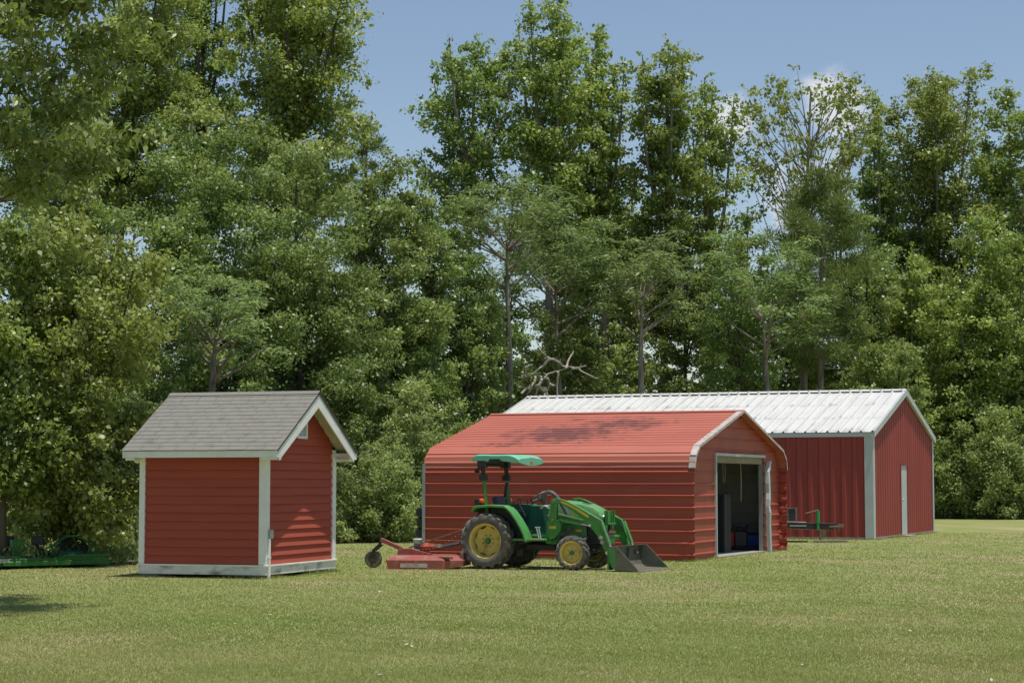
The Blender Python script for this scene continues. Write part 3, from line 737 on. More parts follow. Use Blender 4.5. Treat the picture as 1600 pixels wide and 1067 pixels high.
def inG(x, y, z=0): 
    c, s = math.cos(-R(22.59)), math.sin(-R(22.59)); return (3.519 + x * c - y * s, 37.45 + x * s + y * c, z)
def gas_can(loc, m, label, w=.26, h=.30):
    t = empty('fuel_can', loc, RZ + .3, label, 'fuel can', 'containers inside the garage')
    b = MB(); b.box((0, 0, h / 2), (w, w * .75, h)); b.build('body', m, t, bevel=.03)
    b = MB(); b.tube(smooth_path([(w * .3, 0, h - .01), (w * .42, 0, h + .08), (w * .55, 0, h + .13)]), [.022] * 13, 8); b.build('spout', 'black_plastic', t)
    b = MB(); b.tube(smooth_path([(-w * .35, 0, h), (-w * .3, 0, h + .07), (w * .1, 0, h + .07), (w * .15, 0, h)]), .014, 6); b.build('handle', m, t)
gas_can(inG(-1.18, 6.2, .085), 'can_red', 'red plastic fuel can just inside the open garage doorway', .34, .34)
gas_can(inG(-.88, 6.28, .085), 'black_plastic', 'black plastic can between the red and the blue containers in the garage', .30, .36)
t = empty('storage_tub', inG(-.60, 6.42, .085), RZ, 'blue plastic tub beside the far door jamb in the garage', 'tub', 'containers inside the garage')
b = MB(); b.add([(-.2, -.15, 0), (.2, -.15, 0), (.2, .15, 0), (-.2, .15, 0), (-.21, -.17, .28), (.21, -.17, .28), (.21, .17, .28), (-.21, .17, .28)], [(0, 1, 2, 3), (0, 1, 5, 4), (1, 2, 6, 5), (2, 3, 7, 6), (3, 0, 4, 7), (4, 5, 6, 7)]); b.build('body', 'can_blue', t, bevel=.02)
b = MB(); b.box((0, 0, .30), (.44, .36, .03)); b.build('lid', 'black_plastic', t, bevel=.01)
t = empty('pallet_bench', inG(-.90, 6.28, .022), RZ, 'low dark platform under the cans in the garage', 'platform')
b = MB(); b.box((0, 0, .06), (1.1, .8, .03)); 
for q in (-.3, .3): b.box((0, q, .022), (1.0, .08, .045))
b.build('deck', 'black', t, smooth=False)
t = empty('storage_cabinet', inG(-1.0, 4.62, .022), RZ, 'dark cabinet standing inside the garage, seen beside the near door jamb', 'cabinet')
b = MB(); b.box((0, 0, .62), (.6, .5, 1.24)); b.build('carcass', 'black_plastic', t, bevel=.01)
b = MB(); b.box((0.305, -.12, .62), (.012, .22, 1.16)); b.build('door', 'black', t, bevel=.004)
b = MB(); b.box((0.305, .12, .62), (.012, .22, 1.16)); b.build('door', 'black', t, bevel=.004)

# ------------------------------------------------------------ white-roofed barn
P0, RZB = rot_frame(9.617, 51.912, 22.92)
BARN = empty('metal_barn', P0, RZB, 'long dark red metal barn with white ribbed roof and white door', 'barn')
BL, BW, BZ, BA = 11.60, 8.457, 2.895, 4.158
bs = (BA - BZ) / (BW / 2)
def vprof(L, pitch, w0, w1, rise, start):
    pr = [(0, 0)]; k = start
    while k < L - w0:
        pr += [(k - w0, 0), (k - w1, rise), (k + w1, rise), (k + w0, 0)]; k += pitch
    pr.append((L, 0)); return sorted(set(pr))
for (y_, sg) in ((0, -1), (BW, 1)):
    wl_ = MB()
    pr = vprof(BL, .305, .075, .045, .030, .16)
    for (a, ha), (b_, hb) in zip(pr, pr[1:]):
        wl_.add([(-a, y_ + sg * ha, .03), (-b_, y_ + sg * hb, .03), (-b_, y_ + sg * hb, BZ - .02), (-a, y_ + sg * ha, BZ - .02)], [(0, 1, 2, 3)])
    wl_.build('side_wall', 'barn_red', BARN, smooth=False)
for (x_, sg) in ((0, 1), (-BL, -1)):
    gw = MB(); pr = vprof(BW, .305, .06, .035, .022, .16)
    DD0, DD1, DH = 3.66, 4.60, 2.03
    pr = sorted(set(pr + ([(DD0, 0.0), (DD1, 0.0), (BW / 2, 0.0)] if sg > 0 else [(BW / 2, 0.0)])))
    zt = lambda y: BZ + min(y, BW - y) * bs - .04
    for (a, ha), (b_, hb) in zip(pr, pr[1:]):
        z0_ = .03
        if sg > 0 and a >= DD0 - 1e-6 and b_ <= DD1 + 1e-6: z0_ = DH
        gw.add([(x_ + sg * ha, a, z0_), (x_ + sg * hb, b_, z0_), (x_ + sg * hb, b_, zt(b_)), (x_ + sg * ha, a, zt(a))], [(0, 1, 2, 3)])
    gw.build('gable_wall', 'barn_red', BARN, smooth=False)
tr = MB(); tr.bx(-BL, 0.03, -.034, BW + .034, 0, .06); tr.build('base_trim', 'concrete', BARN, smooth=False)
for (x, y) in ((0, 0), (0, BW), (-BL, 0), (-BL, BW)):
    sx = 1 if x == 0 else -1; sy = -1 if y == 0 else 1; w = .20 if y == 0 else .12
    c = MB(); c.bx(x - sx * .19, x + sx * .042, y + sy * .02, y + sy * .045, 0.0, BZ - .06); c.bx(x + sx * .018, x + sx * .043, y + sy * .02, y - sy * w, 0.0, BZ - .06)
    c.build('corner_trim', 'barn_trim', BARN, smooth=False)
OV, OG = .08, .10
rf = MB()
for side in (0, 1):
    X0b, X1b = -BL - OG, OG
    pr = vprof(X1b - X0b, .305, .034, .014, .042, .15)
    ya, yb = -OV, BW / 2; za, zb = BZ - OV * bs, BA
    f = (lambda y: y) if side == 0 else (lambda y: BW - y)
    ns = 4
    for (a, ha), (b_, hb) in zip(pr, pr[1:]):
        rf.add([(X0b + a, f(ya), za + ha), (X0b + b_, f(ya), za + hb), (X0b + b_, f(yb), zb + hb), (X0b + a, f(yb), zb + ha)], [(0, 1, 2, 3)])
    rf.add([(X0b, f(ya), za - .012), (X1b, f(ya), za - .012), (X1b, f(yb), zb - .012), (X0b, f(yb), zb - .012)], [(0, 1, 2, 3)])
rf.build('roof', 'barn_roof', BARN, smooth=False)
def band_dirt(m):
    N, L = m.node_tree.nodes, m.node_tree.links
    b = N['Principled BSDF']; src = b.inputs['Base Color'].links[0].from_socket
    t = N.new('ShaderNodeTexCoord'); sp = N.new('ShaderNodeSeparateXYZ'); L.new(t.outputs['Object'], sp.inputs[0])
    tot = None
    for (yb, wd, am) in ((.05, .40, .22), (1.35, .20, .19), (2.75, .20, .19), (3.95, .16, .16)):
        d = N.new('ShaderNodeMath'); d.operation = 'SUBTRACT'; L.new(sp.outputs['Y'], d.inputs[0]); d.inputs[1].default_value = yb
        a = N.new('ShaderNodeMath'); a.operation = 'ABSOLUTE'; L.new(d.outputs[0], a.inputs[0])
        r_ = N.new('ShaderNodeMapRange'); r_.inputs['From Min'].default_value = wd; r_.inputs['From Max'].default_value = 0; r_.inputs['To Max'].default_value = am; L.new(a.outputs[0], r_.inputs['Value'])
        if tot is None: tot = r_.outputs[0]
        else:
            x = N.new('ShaderNodeMath'); x.operation = 'MAXIMUM'; L.new(tot, x.inputs[0]); L.new(r_.outputs[0], x.inputs[1]); tot = x.outputs[0]
    mp = N.new('ShaderNodeMapping'); mp.inputs['Scale'].default_value = (4.2, .40, .40); L.new(t.outputs['Object'], mp.inputs['Vector'])
    nn = N.new('ShaderNodeTexNoise'); nn.inputs['Scale'].default_value = 2.2; nn.inputs['Detail'].default_value = 8; L.new(mp.outputs[0], nn.inputs['Vector'])
    ad = N.new('ShaderNodeMath'); ad.operation = 'ADD'; L.new(tot, ad.inputs[0]); L.new(nn.outputs['Fac'], ad.inputs[1])
    r_ = N.new('ShaderNodeMapRange'); r_.inputs['From Min'].default_value = .60; r_.inputs['From Max'].default_value = .86; r_.inputs['To Max'].default_value = .65; L.new(ad.outputs[0], r_.inputs['Value'])
    x = N.new('ShaderNodeMix'); x.data_type = 'RGBA'; L.new(r_.outputs[0], x.inputs[0]); L.new(src, x.inputs[6]); x.inputs[7].default_value = (.22, .225, .21, 1)
    L.new(x.outputs[2], b.inputs['Base Color'])
band_dirt(M['barn_roof'])
rcp = MB()
for s_ in (-1, 1): rcp.add([(-BL - OG, BW / 2, BA + .055), (OG, BW / 2, BA + .055), (OG, BW / 2 + s_ * .16, BA + .050 - .16 * bs), (-BL - OG, BW / 2 + s_ * .16, BA + .050 - .16 * bs)], [(0, 1, 2, 3)])
k = -BL
while k < OG:
    rcp.box((k, BW / 2, BA + .052), (.05, .16, .03)); k += .305
rcp.build('ridge_cap', 'barn_roof', BARN, smooth=False)
for side in (0, 1):
    y_ = -OV if side == 0 else BW + OV; sg = -1 if side == 0 else 1
    fs_ = MB(); fs_.bx(-BL - OG + .012, OG - .012, y_ - sg * .01, y_ - sg * .035, BZ - OV * bs - .125, BZ - OV * bs - .016); fs_.build('eave_fascia', 'barn_trim', BARN, smooth=False)
    fs_ = MB(); fs_.bx(-BL - OG + .014, OG - .014, y_ - sg * .036, y_ - sg * (OV - .006), BZ - OV * bs - .120, BZ - OV * bs - .105); fs_.build('eave_soffit', 'barn_trim', BARN, smooth=False)
for (xr, sg) in ((OG, 1), (-BL - OG, -1)):
    for side in (0, 1):
        f = (lambda y: y) if side == 0 else (lambda y: BW - y)
        mb = MB(); a, b_ = (-OV - .02, BZ - (OV + .02) * bs + .036), (BW / 2, BA + .036); d = .17
        P4 = [(f(a[0]), a[1]), (f(b_[0]), b_[1]), (f(b_[0]), b_[1] - d), (f(a[0]), a[1] - d)]
        vs = [(xr + sg * .012, p[0], p[1]) for p in P4] + [(xr - sg * .02, p[0], p[1]) for p in P4]
        mb.add(vs, [(0, 1, 2, 3), (7, 6, 5, 4)] + [((i + 1) % 4, i, 4 + i, 4 + (i + 1) % 4) for i in range(4)])
        xi = 0.024 if sg > 0 else -BL - .024
        mb.add([(xr - sg * .021, P4[3][0], P4[3][1] + .012), (xr - sg * .021, P4[2][0], P4[2][1] + .012), (xi, P4[2][0], P4[2][1] + .012), (xi, P4[3][0], P4[3][1] + .012)], [(0, 1, 2, 3)])
        mb.build('rake_trim', 'barn_trim', BARN, smooth=False)
dr = MB(); dr.bx(-.03, .004, DD0 + .03, DD1 - .03, .03, DH - .02)
door = dr.build('door', 'barn_trim', BARN, smooth=False, bevel=.004)
kn = MB(); kn.lathe([(.0, .0), (.018, .0), (.018, .03), (.032, .045), (.03, .07), (0, .08)], (.004, DD0 + .11, 1.03), 'x', 12); kn.build('door_knob', 'chrome', door)
fr = MB(); fr.bx(.0, .030, DD0 - .005, DD0 + .028, .03, DH); fr.bx(.0, .030, DD1 - .028, DD1 + .005, .03, DH); fr.bx(.0, .030, DD0 + .028, DD1 - .028, DH - .018, DH + .01)
fr.build('door_frame', 'barn_red', BARN, smooth=False)
st = MB(); st.bx(.03, .26, DD0, DD1, -.02, .03); st.build('door_step', 'concrete', BARN, smooth=False)

# ------------------------------------------------------------ tractor
TR = empty('tractor', (-0.179, 34.855, 0), -R(24), 'green compact tractor with front loader and sun canopy, parked beside the red garage', 'tractor')
def arc(cx, cz, r, a0, a1, n):
    return [(cx + r * math.cos(R(a0 + (a1 - a0) * i / n)), cz + r * math.sin(R(a0 + (a1 - a0) * i / n))) for i in range(n + 1)]
def wheel(name, x, yc, Rt, wt, rim_r, side, nlug, lug, parent, dish, label=None, rear=False):
    w = empty(name, (x, yc, Rt), 0, label); w.parent = parent
    h = wt / 2; o = side          # side = -1: outer face towards -y
    t = MB()
    Rc = Rt - lug
    pr = [(rim_r - .005, -h * .78), (rim_r + .02, -h * .92), (rim_r + (Rc - rim_r) * .5, -h * 1.02), (Rc - .035, -h * .97), (Rc - .008, -h * .84), (Rc, -h * .4), (Rc + .002, 0),
          (Rc, h * .4), (Rc - .008, h * .84), (Rc - .035, h * .97), (rim_r + (Rc - rim_r) * .5, h * 1.02), (rim_r + .02, h * .92), (rim_r - .005, h * .78)]
    t.lathe(pr, (0, 0, 0), 'y', 56)
    t.f = t.f[:-2]; t.m = t.m[:-2]
    da = 2 * math.pi / nlug
    for sgn in (-1, 1):
        for k in range(nlug):
            a0 = k * da + (da / 2 if sgn > 0 else 0)
            secs = []
            for (f, rr_, dx) in ((-.06, Rt, 0), (.35, Rt + .001, .22), (.80, Rt - .006, .52), (1.0, Rt - .030, .66), (1.05, Rt - min(.085, (Rt - rim_r) * .55), .70)):
                y = sgn * f * h; a = a0 + dx * da * 1.05
                aw = da * (.23 if f < .9 else .26)
                inner = min(Rc - .012, rr_ - lug * .5) if f < 1.0 else max(rim_r + .022, rr_ - lug * 1.1)
                secs.append([(math.cos(a - aw) * inner, y, math.sin(a - aw) * inner), (math.cos(a - aw * .72) * rr_, y, math.sin(a - aw * .72) * rr_),
                             (math.cos(a + aw * .72) * rr_, y, math.sin(a + aw * .72) * rr_), (math.cos(a + aw) * inner, y, math.sin(a + aw) * inner)])
            n = len(secs); vs = [p for s_ in secs for p in s_]; fs = [(0, 1, 2, 3), tuple(4 * (n - 1) + q for q in (3, 2, 1, 0))]
            for i in range(n - 1):
                for q in range(4): fs.append((4 * i + q, 4 * i + (q + 1) % 4, 4 * i + 4 + (q + 1) % 4, 4 * i + 4 + q))
            t.add(vs, fs)
    t.build('tyre', 'tyre', w, angle=30)
    r = MB(); e = h * .80
    r.lathe([(rim_r + .012, o * e), (rim_r + .016, o * (e + .010)), (rim_r, o * (e + .012)), (rim_r - .022, o * (e - .012)), (rim_r - .030, o * (e - .05)), (rim_r - .034, o * (-e * .6)), (rim_r + .01, -o * e), (rim_r + .02, -o * e)], (0, 0, 0), 'y', 48)
    r.f = r.f[:-2]; r.m = r.m[:-2]
    dy = o * (e - dish)
    if rear:  # wavy-edged disc
        n = 96; vs = []; 
        for q, yy in ((0, dy), (1, dy - o * .012)):
            for i in range(n):
                a = 2 * math.pi * i / n; c = math.cos(8 * a)
                rr_ = rim_r - .036 - .030 * (1 if c < -.2 else (0 if c > .25 else (.25 - c) / .45))
                vs.append((rr_ * math.cos(a), yy, rr_ * math.sin(a)))
        r.add(vs, [tuple(range(n)), tuple(range(2 * n - 1, n - 1, -1))] + [((i + 1) % n, i, n + i, n + (i + 1) % n) for i in range(n)])
    else:
        r.lathe([(rim_r - .030, dy + o * .00), (rim_r * .62, dy + o * .03), (rim_r * .56, dy + o * .005), (0, dy + o * .005)], (0, 0, 0), 'y', 40)
        r.f = [f for f in r.f if len(f) < 40]; r.m = [0] * len(r.f)
    r.build('rim', 'jd_yellow', w, angle=30)
    hb = MB(); hr = .045 if rear else .034
    hb.lathe([(hr * 1.25, dy), (hr * 1.2, dy + o * .03), (hr, dy + o * .035), (hr * .95, dy + o * (.075 if rear else .055)), (0, dy + o * (.08 if rear else .06))], (0, 0, 0), 'y', 20)
    nb = 8 if rear else 6; br = rim_r * (.34 if rear else .42)
    for i in range(nb):
        a = 2 * math.pi * (i + .5) / nb
        hb.lathe([(.011, dy - o * .002), (.011, dy + o * .018), (0, dy + o * .018)], (br * math.cos(a), 0, br * math.sin(a)), 'y', 6)
    hb.build('hub', 'jd_green', w)
    return w
wheel('rear_wheel', 0.0, -.60,   .492, .30, .300, -1, 17, .036, TR, .135, 'big near rear wheel with deep lugs', True)
wheel('rear_wheel', 0.0, .60,   .492, .30, .300, 1, 17, .036, TR, .135, None, True)
fw = wheel('front_wheel', 1.585, -.53, .302, .21, .198, -1, 15, .022, TR, .055)
fw2 = wheel('front_wheel', 1.585, .53, .302, .21, .198, 1, 15, .022, TR, .055)
# driveline and frame
c = MB()
c.bx(-.24, .55, -.17, .17, .34, .66); c.bx(.5, 1.1, -.15, .15, .36, .60); c.bx(1.1, 1.95, -.17, .17, .36, .44)
c.tube([(0, -.50, .49), (0, .50, .49)], .085, 14); c.bx(-.12, .12, -.45, .45, .40, .58)
c.box((.15, 0, .28), (.4, .3, .16)); c.bx(.6, 1.15, -.30, -.18, .33, .43); c.bx(.6, 1.15, .18, .30, .33, .43)
c.build('chassis', 'black', TR, bevel=.01)
c = MB(); c.tube([(1.585, -.44, .30), (1.585, -.2, .32), (1.585, .2, .32), (1.585, .44, .30)], .055, 10); c.box((1.585, 0, .33), (.22, .2, .14)); c.tube([(1.585, -.42, .30), (1.585, -.46, .302)], .09, 14); c.tube([(1.585, .42, .30), (1.585, .46, .302)], .09, 14)
c.tube([(1.74, -.36, .30), (1.74, .36, .30)], .02, 8)
c.build('front_axle', 'black', TR, bevel=.006)
# hitch at the back
c = MB()
for s_ in (-1, 1):
    c.bar((-.22, s_ * .25, .34), (-.72, s_ * .34, .22), .025, .06); c.bar((-.25, s_ * .20, .70), (-.55, s_ * .30, .68), .04, .05); c.tube([(-.55, s_ * .30, .70), (-.56, s_ * .33, .26)], .016, 8)
c.bar((-.24, 0, .62), (-.70, 0, .60), .035, .035); c.bx(-.30, -.22, -.12, .12, .40, .72)
c.build('hitch', 'black', TR, bevel=.004)
# fenders
for s_ in (-1, 1):
    o_ = [(-.275, 1.005), (-.225, 1.085), (-.165, 1.112), (.10, 1.128), (.36, 1.118), (.425, 1.085), (.50, 1.015), (.60, .885), (.70, .73), (.765, .60), (.80, .49)]
    i_ = [(-.262, .985), (-.205, 1.045), (-.160, 1.068), (.10, 1.084), (.345, 1.074), (.398, 1.052), (.465, .990), (.562, .868), (.660, .715), (.722, .59), (.755, .48)]
    f = MB(); ya, yb = (.735, .44)
    f.strip(o_, i_, s_ * ya, s_ * yb)
    fe = f.build('fender', 'fender_green', TR, bevel=.012, angle=30)
    f = MB()   # inner wall
    wall_ = o_ + [(.60, .44), (.3, .44), (.0, .60), (-.25, .72)]
    f.prism(wall_, s_ * .445, s_ * .425); f.build('fender_wall', 'station_green' if s_ > 0 else 'black_plastic', fe, smooth=False)
# operator station
p = MB(); p.bx(.52, 1.10, -.70, -.30, .505, .540); p.bx(.52, 1.10, .30, .70, .505, .540); p.bx(.50, 1.12, -.30, .30, .56, .60)
p.build('platform', 'fender_green', TR, bevel=.008)
p = MB(); p.bx(.56, .96, -.66, -.38, .541, .546); p.build('floor_mat', 'rust', TR, smooth=False)
p = MB(); p.tube([(.93, -.66, .74), (1.03, -.66, .74)], .010, 6); p.tube([(.955, -.66, .74), (1.02, -.69, .53)], .012, 6); p.tube([(1.00, -.66, .74), (1.055, -.69, .53)], .012, 6)
for q in (.25, .5, .75): p.tube([(.955 + .065 * q, -.66 - .03 * q, .74 - .21 * q), (1.0 + .055 * q, -.66 - .03 * q, .74 - .21 * q)], .007, 6)
p.build('step', 'chrome', TR)
p = MB(); p.prism([(.40, .60), (.98, .60), (1.02, .74), (.95, 1.0), (.84, 1.10), (.30, 1.12), (.22, .98), (.30, .70)], .44, .30)
p.build('inner_panel', 'station_green', TR, bevel=.02)
p = MB(); p.prism([(.90, .56), (1.10, .56), (1.12, 1.03), (.96, 1.10), (.86, 1.06), (.92, .8)], -.24, .24)
dash = p.build('dashboard', 'station_green', TR, bevel=.025)
p = MB(); p.prism([(.80, 1.05), (.88, 1.12), (1.02, 1.08), (.98, 1.03)], -.18, .18); p.build('instrument_panel', 'reflector', dash, bevel=.01)
p = MB(); p.tube([(.92, 0, 1.02), (.75, 0, 1.25)], .03, 10); p.build('steering_column', 'black_plastic', TR)
def ring(c, R_, r, tilt, n=28, m=8):
    vs = []; fs = []
    for i in range(n):
        a = 2 * math.pi * i / n
        for k in range(m):
            b_ = 2 * math.pi * k / m; rr_ = R_ + r * math.cos(b_)
            p_ = Matrix.Rotation(tilt, 3, 'Y') @ Vector((rr_ * math.cos(a), rr_ * math.sin(a), r * math.sin(b_))); vs.append(tuple(Vector(c) + p_))
    for i in range(n):
        for k in range(m): fs.append((i * m + k, ((i + 1) % n) * m + k, ((i + 1) % n) * m + (k + 1) % m, i * m + (k + 1) % m))
    return vs, fs
sw = MB(); tilt = -R(30); cc = (.735, 0, 1.275)
sw.add(*ring(cc, .175, .016, tilt))
for a in (90, 210, 330):
    q = Matrix.Rotation(tilt, 3, 'Y') @ Vector((.17 * math.cos(R(a)), .17 * math.sin(R(a)), 0)); sw.bar((cc[0] + .02, 0, cc[2] - .03), tuple(Vector(cc) + q), .03, .012)
sw.lathe([(0, -.03), (.05, -.03), (.045, .01), (0, .015)], (cc[0] + .015, 0, cc[2] - .02), 'z', 14)
sw.build('steering_wheel', 'grey_rubber', TR)
s_ = MB(); s_.box((.12, 0, .98), (.42, .44, .11)); s_.box((.10, 0, .89), (.34, .36, .10))
st_ = s_.build('seat', 'seat_vinyl', TR, bevel=.04)
s_ = MB(); s_.box((-.04, 0, 1.13), (.10, .43, .28), ('Y', -R(16))); s_.build('backrest', 'seat_vinyl', TR, bevel=.04)
s_ = MB(); s_.box((-.04, .26, 1.38), (.05, .05, .26), ('Y', R(8))); s_.build('seat_belt_buckle', 'black_plastic', TR, bevel=.01)
# levers
for (x, y, h_) in ((.44, -.30, 1.16), (.50, -.32, 1.20), (.62, -.28, 1.18)):
    l_ = MB(); l_.tube([(x - .04, y, .92), (x, y, h_)], .009, 6); l_.lathe([(0, 0), (.022, .01), (.02, .05), (0, .06)], (x, y, h_), 'z', 10); l_.build('lever', 'black_plastic', TR)
l_ = MB(); l_.tube(smooth_path([(.40, .44, 1.11), (.42, .44, 1.17), (.50, .44, 1.19), (.62, .44, 1.18), (.66, .44, 1.11)]), .012, 6); l_.build('grab_handle', 'black_plastic', TR)
l_ = MB(); l_.tube(smooth_path([(.40, -.44, 1.11), (.42, -.44, 1.16), (.50, -.44, 1.17), (.60, -.44, 1.02), (.64, -.44, .93)]), .012, 6); l_.build('grab_handle', 'black_plastic', TR)
# roll bar and canopy
for s_ in (-1, 1):
    r_ = MB(); r_.tube([(-.06, s_ * .50, .92), (-.085, s_ * .50, 1.16), (-.125, s_ * .50, 1.55)], .036, 4); r_.build('roll_bar_post', 'jd_green', TR)
    r_ = MB(); r_.tube([(-.125, s_ * .50, 1.552), (-.16, s_ * .50, 1.90)], .043, 4); r_.box((-.135, s_ * .50, 1.60), (.13, .10, .10)); r_.box((-.155, s_ * .50, 1.84), (.16, .11, .12)); r_.build('roll_bar_hinge', 'black', TR)
r_ = MB(); r_.tube([(-.16, -.50, 1.83), (-.16, .50, 1.83)], .035, 4); r_.box((-.26, -.50, 1.72), (.07, .06, .07)); r_.tube([(-.26, -.50, 1.74), (-.18, -.50, 1.80)], .015, 6); r_.build('roll_bar_top', 'black', TR)
r_ = MB()
for s_ in (-1, 1): r_.bar((-.30, s_ * .34, 1.885), (.50, s_ * .34, 1.905), .04, .03)
r_.bar((-.16, -.4, 1.87), (-.16, .4, 1.87), .06, .05); r_.bar((.25, -.50, 1.885), (.25, .4, 1.885), .06, .03); r_.box((.02, -.515, 1.878), (.24, .06, .045)); r_.box((.32, -.515, 1.89), (.46, .03, .03))
r_.build('canopy_bracket', 'black', TR)
def rounded_shell(x0, x1, y0, y1, z0, z1, nx, ny, f):
    mb = MB(); o = 0
    vs = []
    for i in range(nx + 1):
        for j in range(ny + 1):
            vs.append(f(x0 + (x1 - x0) * i / nx, y0 + (y1 - y0) * j / ny))
    n = len(vs); vs2 = [(p[0], p[1], p[3]) for p in vs]; vs1 = [(p[0], p[1], p[2]) for p in vs]
    mb.v = vs1 + vs2
    idx = lambda i, j: i * (ny + 1) + j
    for i in range(nx):
        for j in range(ny):
            mb.f.append((idx(i, j), idx(i + 1, j), idx(i + 1, j + 1), idx(i, j + 1))); mb.f.append((n + idx(i, j), n + idx(i, j + 1), n + idx(i + 1, j + 1), n + idx(i + 1, j)))
    bd = [idx(i, 0) for i in range(nx + 1)] + [idx(nx, j) for j in range(1, ny + 1)] + [idx(i, ny) for i in range(nx - 1, -1, -1)] + [idx(0, j) for j in range(ny - 1, 0, -1)]
    for a, b_ in zip(bd, bd[1:] + bd[:1]): mb.f.append((a, b_, n + b_, n + a))
    mb.m = [0] * len(mb.f); return mb
def cano(x, y):
    u = (x + .345) / .925; v = abs(y) / .55
    ex = max(0, (.12 - u) / .12) ** 2; ey = max(0, (v - .80) / .20) ** 2.4; ef = max(0, (u - .62) / .38)
    zt = 2.012 - .05 * ex - .022 * ey - .003 * v + .003 * math.sin(u * 9) - .055 * ef ** 3.2 * (1 + .5 * v)
    skirt = 1.890 - .004 * v
    if .36 < u < .60: skirt += .045
    front = 1.805 + .055 * v * v
    if u > .62: skirt = skirt + .01 - (skirt - front) * min(1, ef * 1.5)
    rim = v > .93 or u < .04 or u > .97
    return (x - .05 * max(0, v - .8) * (u > .8), y, zt, min(skirt if rim else zt - .02, zt - .012))
cn = rounded_shell(-.345, .58, -.55, .55, 0, 0, 40, 32, cano); canopy = cn.build('canopy', 'canopy', TR, angle=50)
r_ = MB(); r_.bx(.581, .586, -.05, .04, 1.855, 1.885); r_.build('marker_light', 'orange', canopy, smooth=False)
for s_ in (-1, 1):
    r_ = MB(); r_.lathe([(0, -.035), (.042, -.03), (.045, .0), (.042, .03), (0, .035)], (-.115, s_ * .60, 1.19), 'x', 14); r_.build('turn_signal', 'orange', TR)
    r_ = MB(); r_.box((-.195, s_ * .60, 1.175), (.10, .10, .10)); r_.box((-.14, s_ * .58, 1.14), (.12, .04, .04)); r_.build('tail_lamp', 'black_plastic', TR, bevel=.008)
# hood
def hoodsec(x, top, half, bot):
    return [(x, -half, bot), (x, -half, bot + (top - bot) * .62), (x, -half * .86, top - .035), (x, -half * .5, top), (x, 0, top + .008), (x, half * .5, top), (x, half * .86, top - .035), (x, half, bot + (top - bot) * .62), (x, half, bot)]
hs = [hoodsec(.93, 1.10, .23, .80), hoodsec(1.05, 1.175, .245, .80), hoodsec(1.3, 1.195, .25, .80), hoodsec(1.6, 1.165, .245, .80), hoodsec(1.82, 1.11, .235, .80), hoodsec(1.95, 1.035, .215, .82), hoodsec(2.0, .96, .20, .84)]
h_ = MB(); h_.v = [p for s in hs for p in s]; K = 9
for i in range(len(hs) - 1):
    for k in range(K - 1): h_.f.append((i * K + k, i * K + k + 1, (i + 1) * K + k + 1, (i + 1) * K + k)); h_.m.append(0)
h_.f += [tuple(range(K)), tuple(range((len(hs) - 1) * K, len(hs) * K))]; h_.m += [0, 0]
hood = h_.build('hood', 'hood_green', TR, angle=28)
for s_ in (-1, 1):
    b = MB(); b.bx(.99, 1.92, s_ * .252, s_ * .256, .93, .955); b.build('hood_stripe', 'stripe', hood, smooth=False)
    b = MB(); b.bx(1.06, 1.72, s_ * .235, s_ * .215, .56, .795); b.build('side_panel', 'jd_green_dull', TR, bevel=.01)
    b = MB(); b.bx(1.52, 1.63, s_ * .236, s_ * .2385, .665, .695); b.build('model_badge', 'stripe', TR, smooth=False)
for q in range(5):
    b = MB(); b.box((1.62 + q * .028, -.05, 1.176 - q * .006), (.012, .22, .006)); b.build('hood_vent', 'black_plastic', hood, smooth=False)
b = MB(); b.bx(1.72, 1.96, -.20, .20, .46, .795); b.build('radiator_housing', 'black', TR, bevel=.01)
b = MB(); b.bx(1.99, 2.012, -.17, .17, .62, .90); b.build('grille', 'black_plastic', TR, bevel=.01)
for s_ in (-1, 1):
    b = MB(); b.lathe([(0, 0), (.055, 0), (.05, .015), (0, .02)], (2.0, s_ * .11, .90), 'x', 16); b.build('headlight', 'chrome', TR)
b = MB(); b.lathe([(.05, 0), (.052, .2), (.04, .24), (0, .25)], (1.52, -.02, .72), 'z', 12); b.build('engine_block', 'black', TR)
# rubber hose loop over the dash
b = MB(); b.tube(smooth_path([(.93, -.22, 1.13), (.925, -.26, 1.24), (.98, -.30, 1.325), (1.07, -.32, 1.345), (1.17, -.32, 1.29), (1.27, -.31, 1.16), (1.37, -.30, 1.00), (1.40, -.30, .93)]), .036, 10); b.build('rubber_hose', 'grey_rubber', TR)
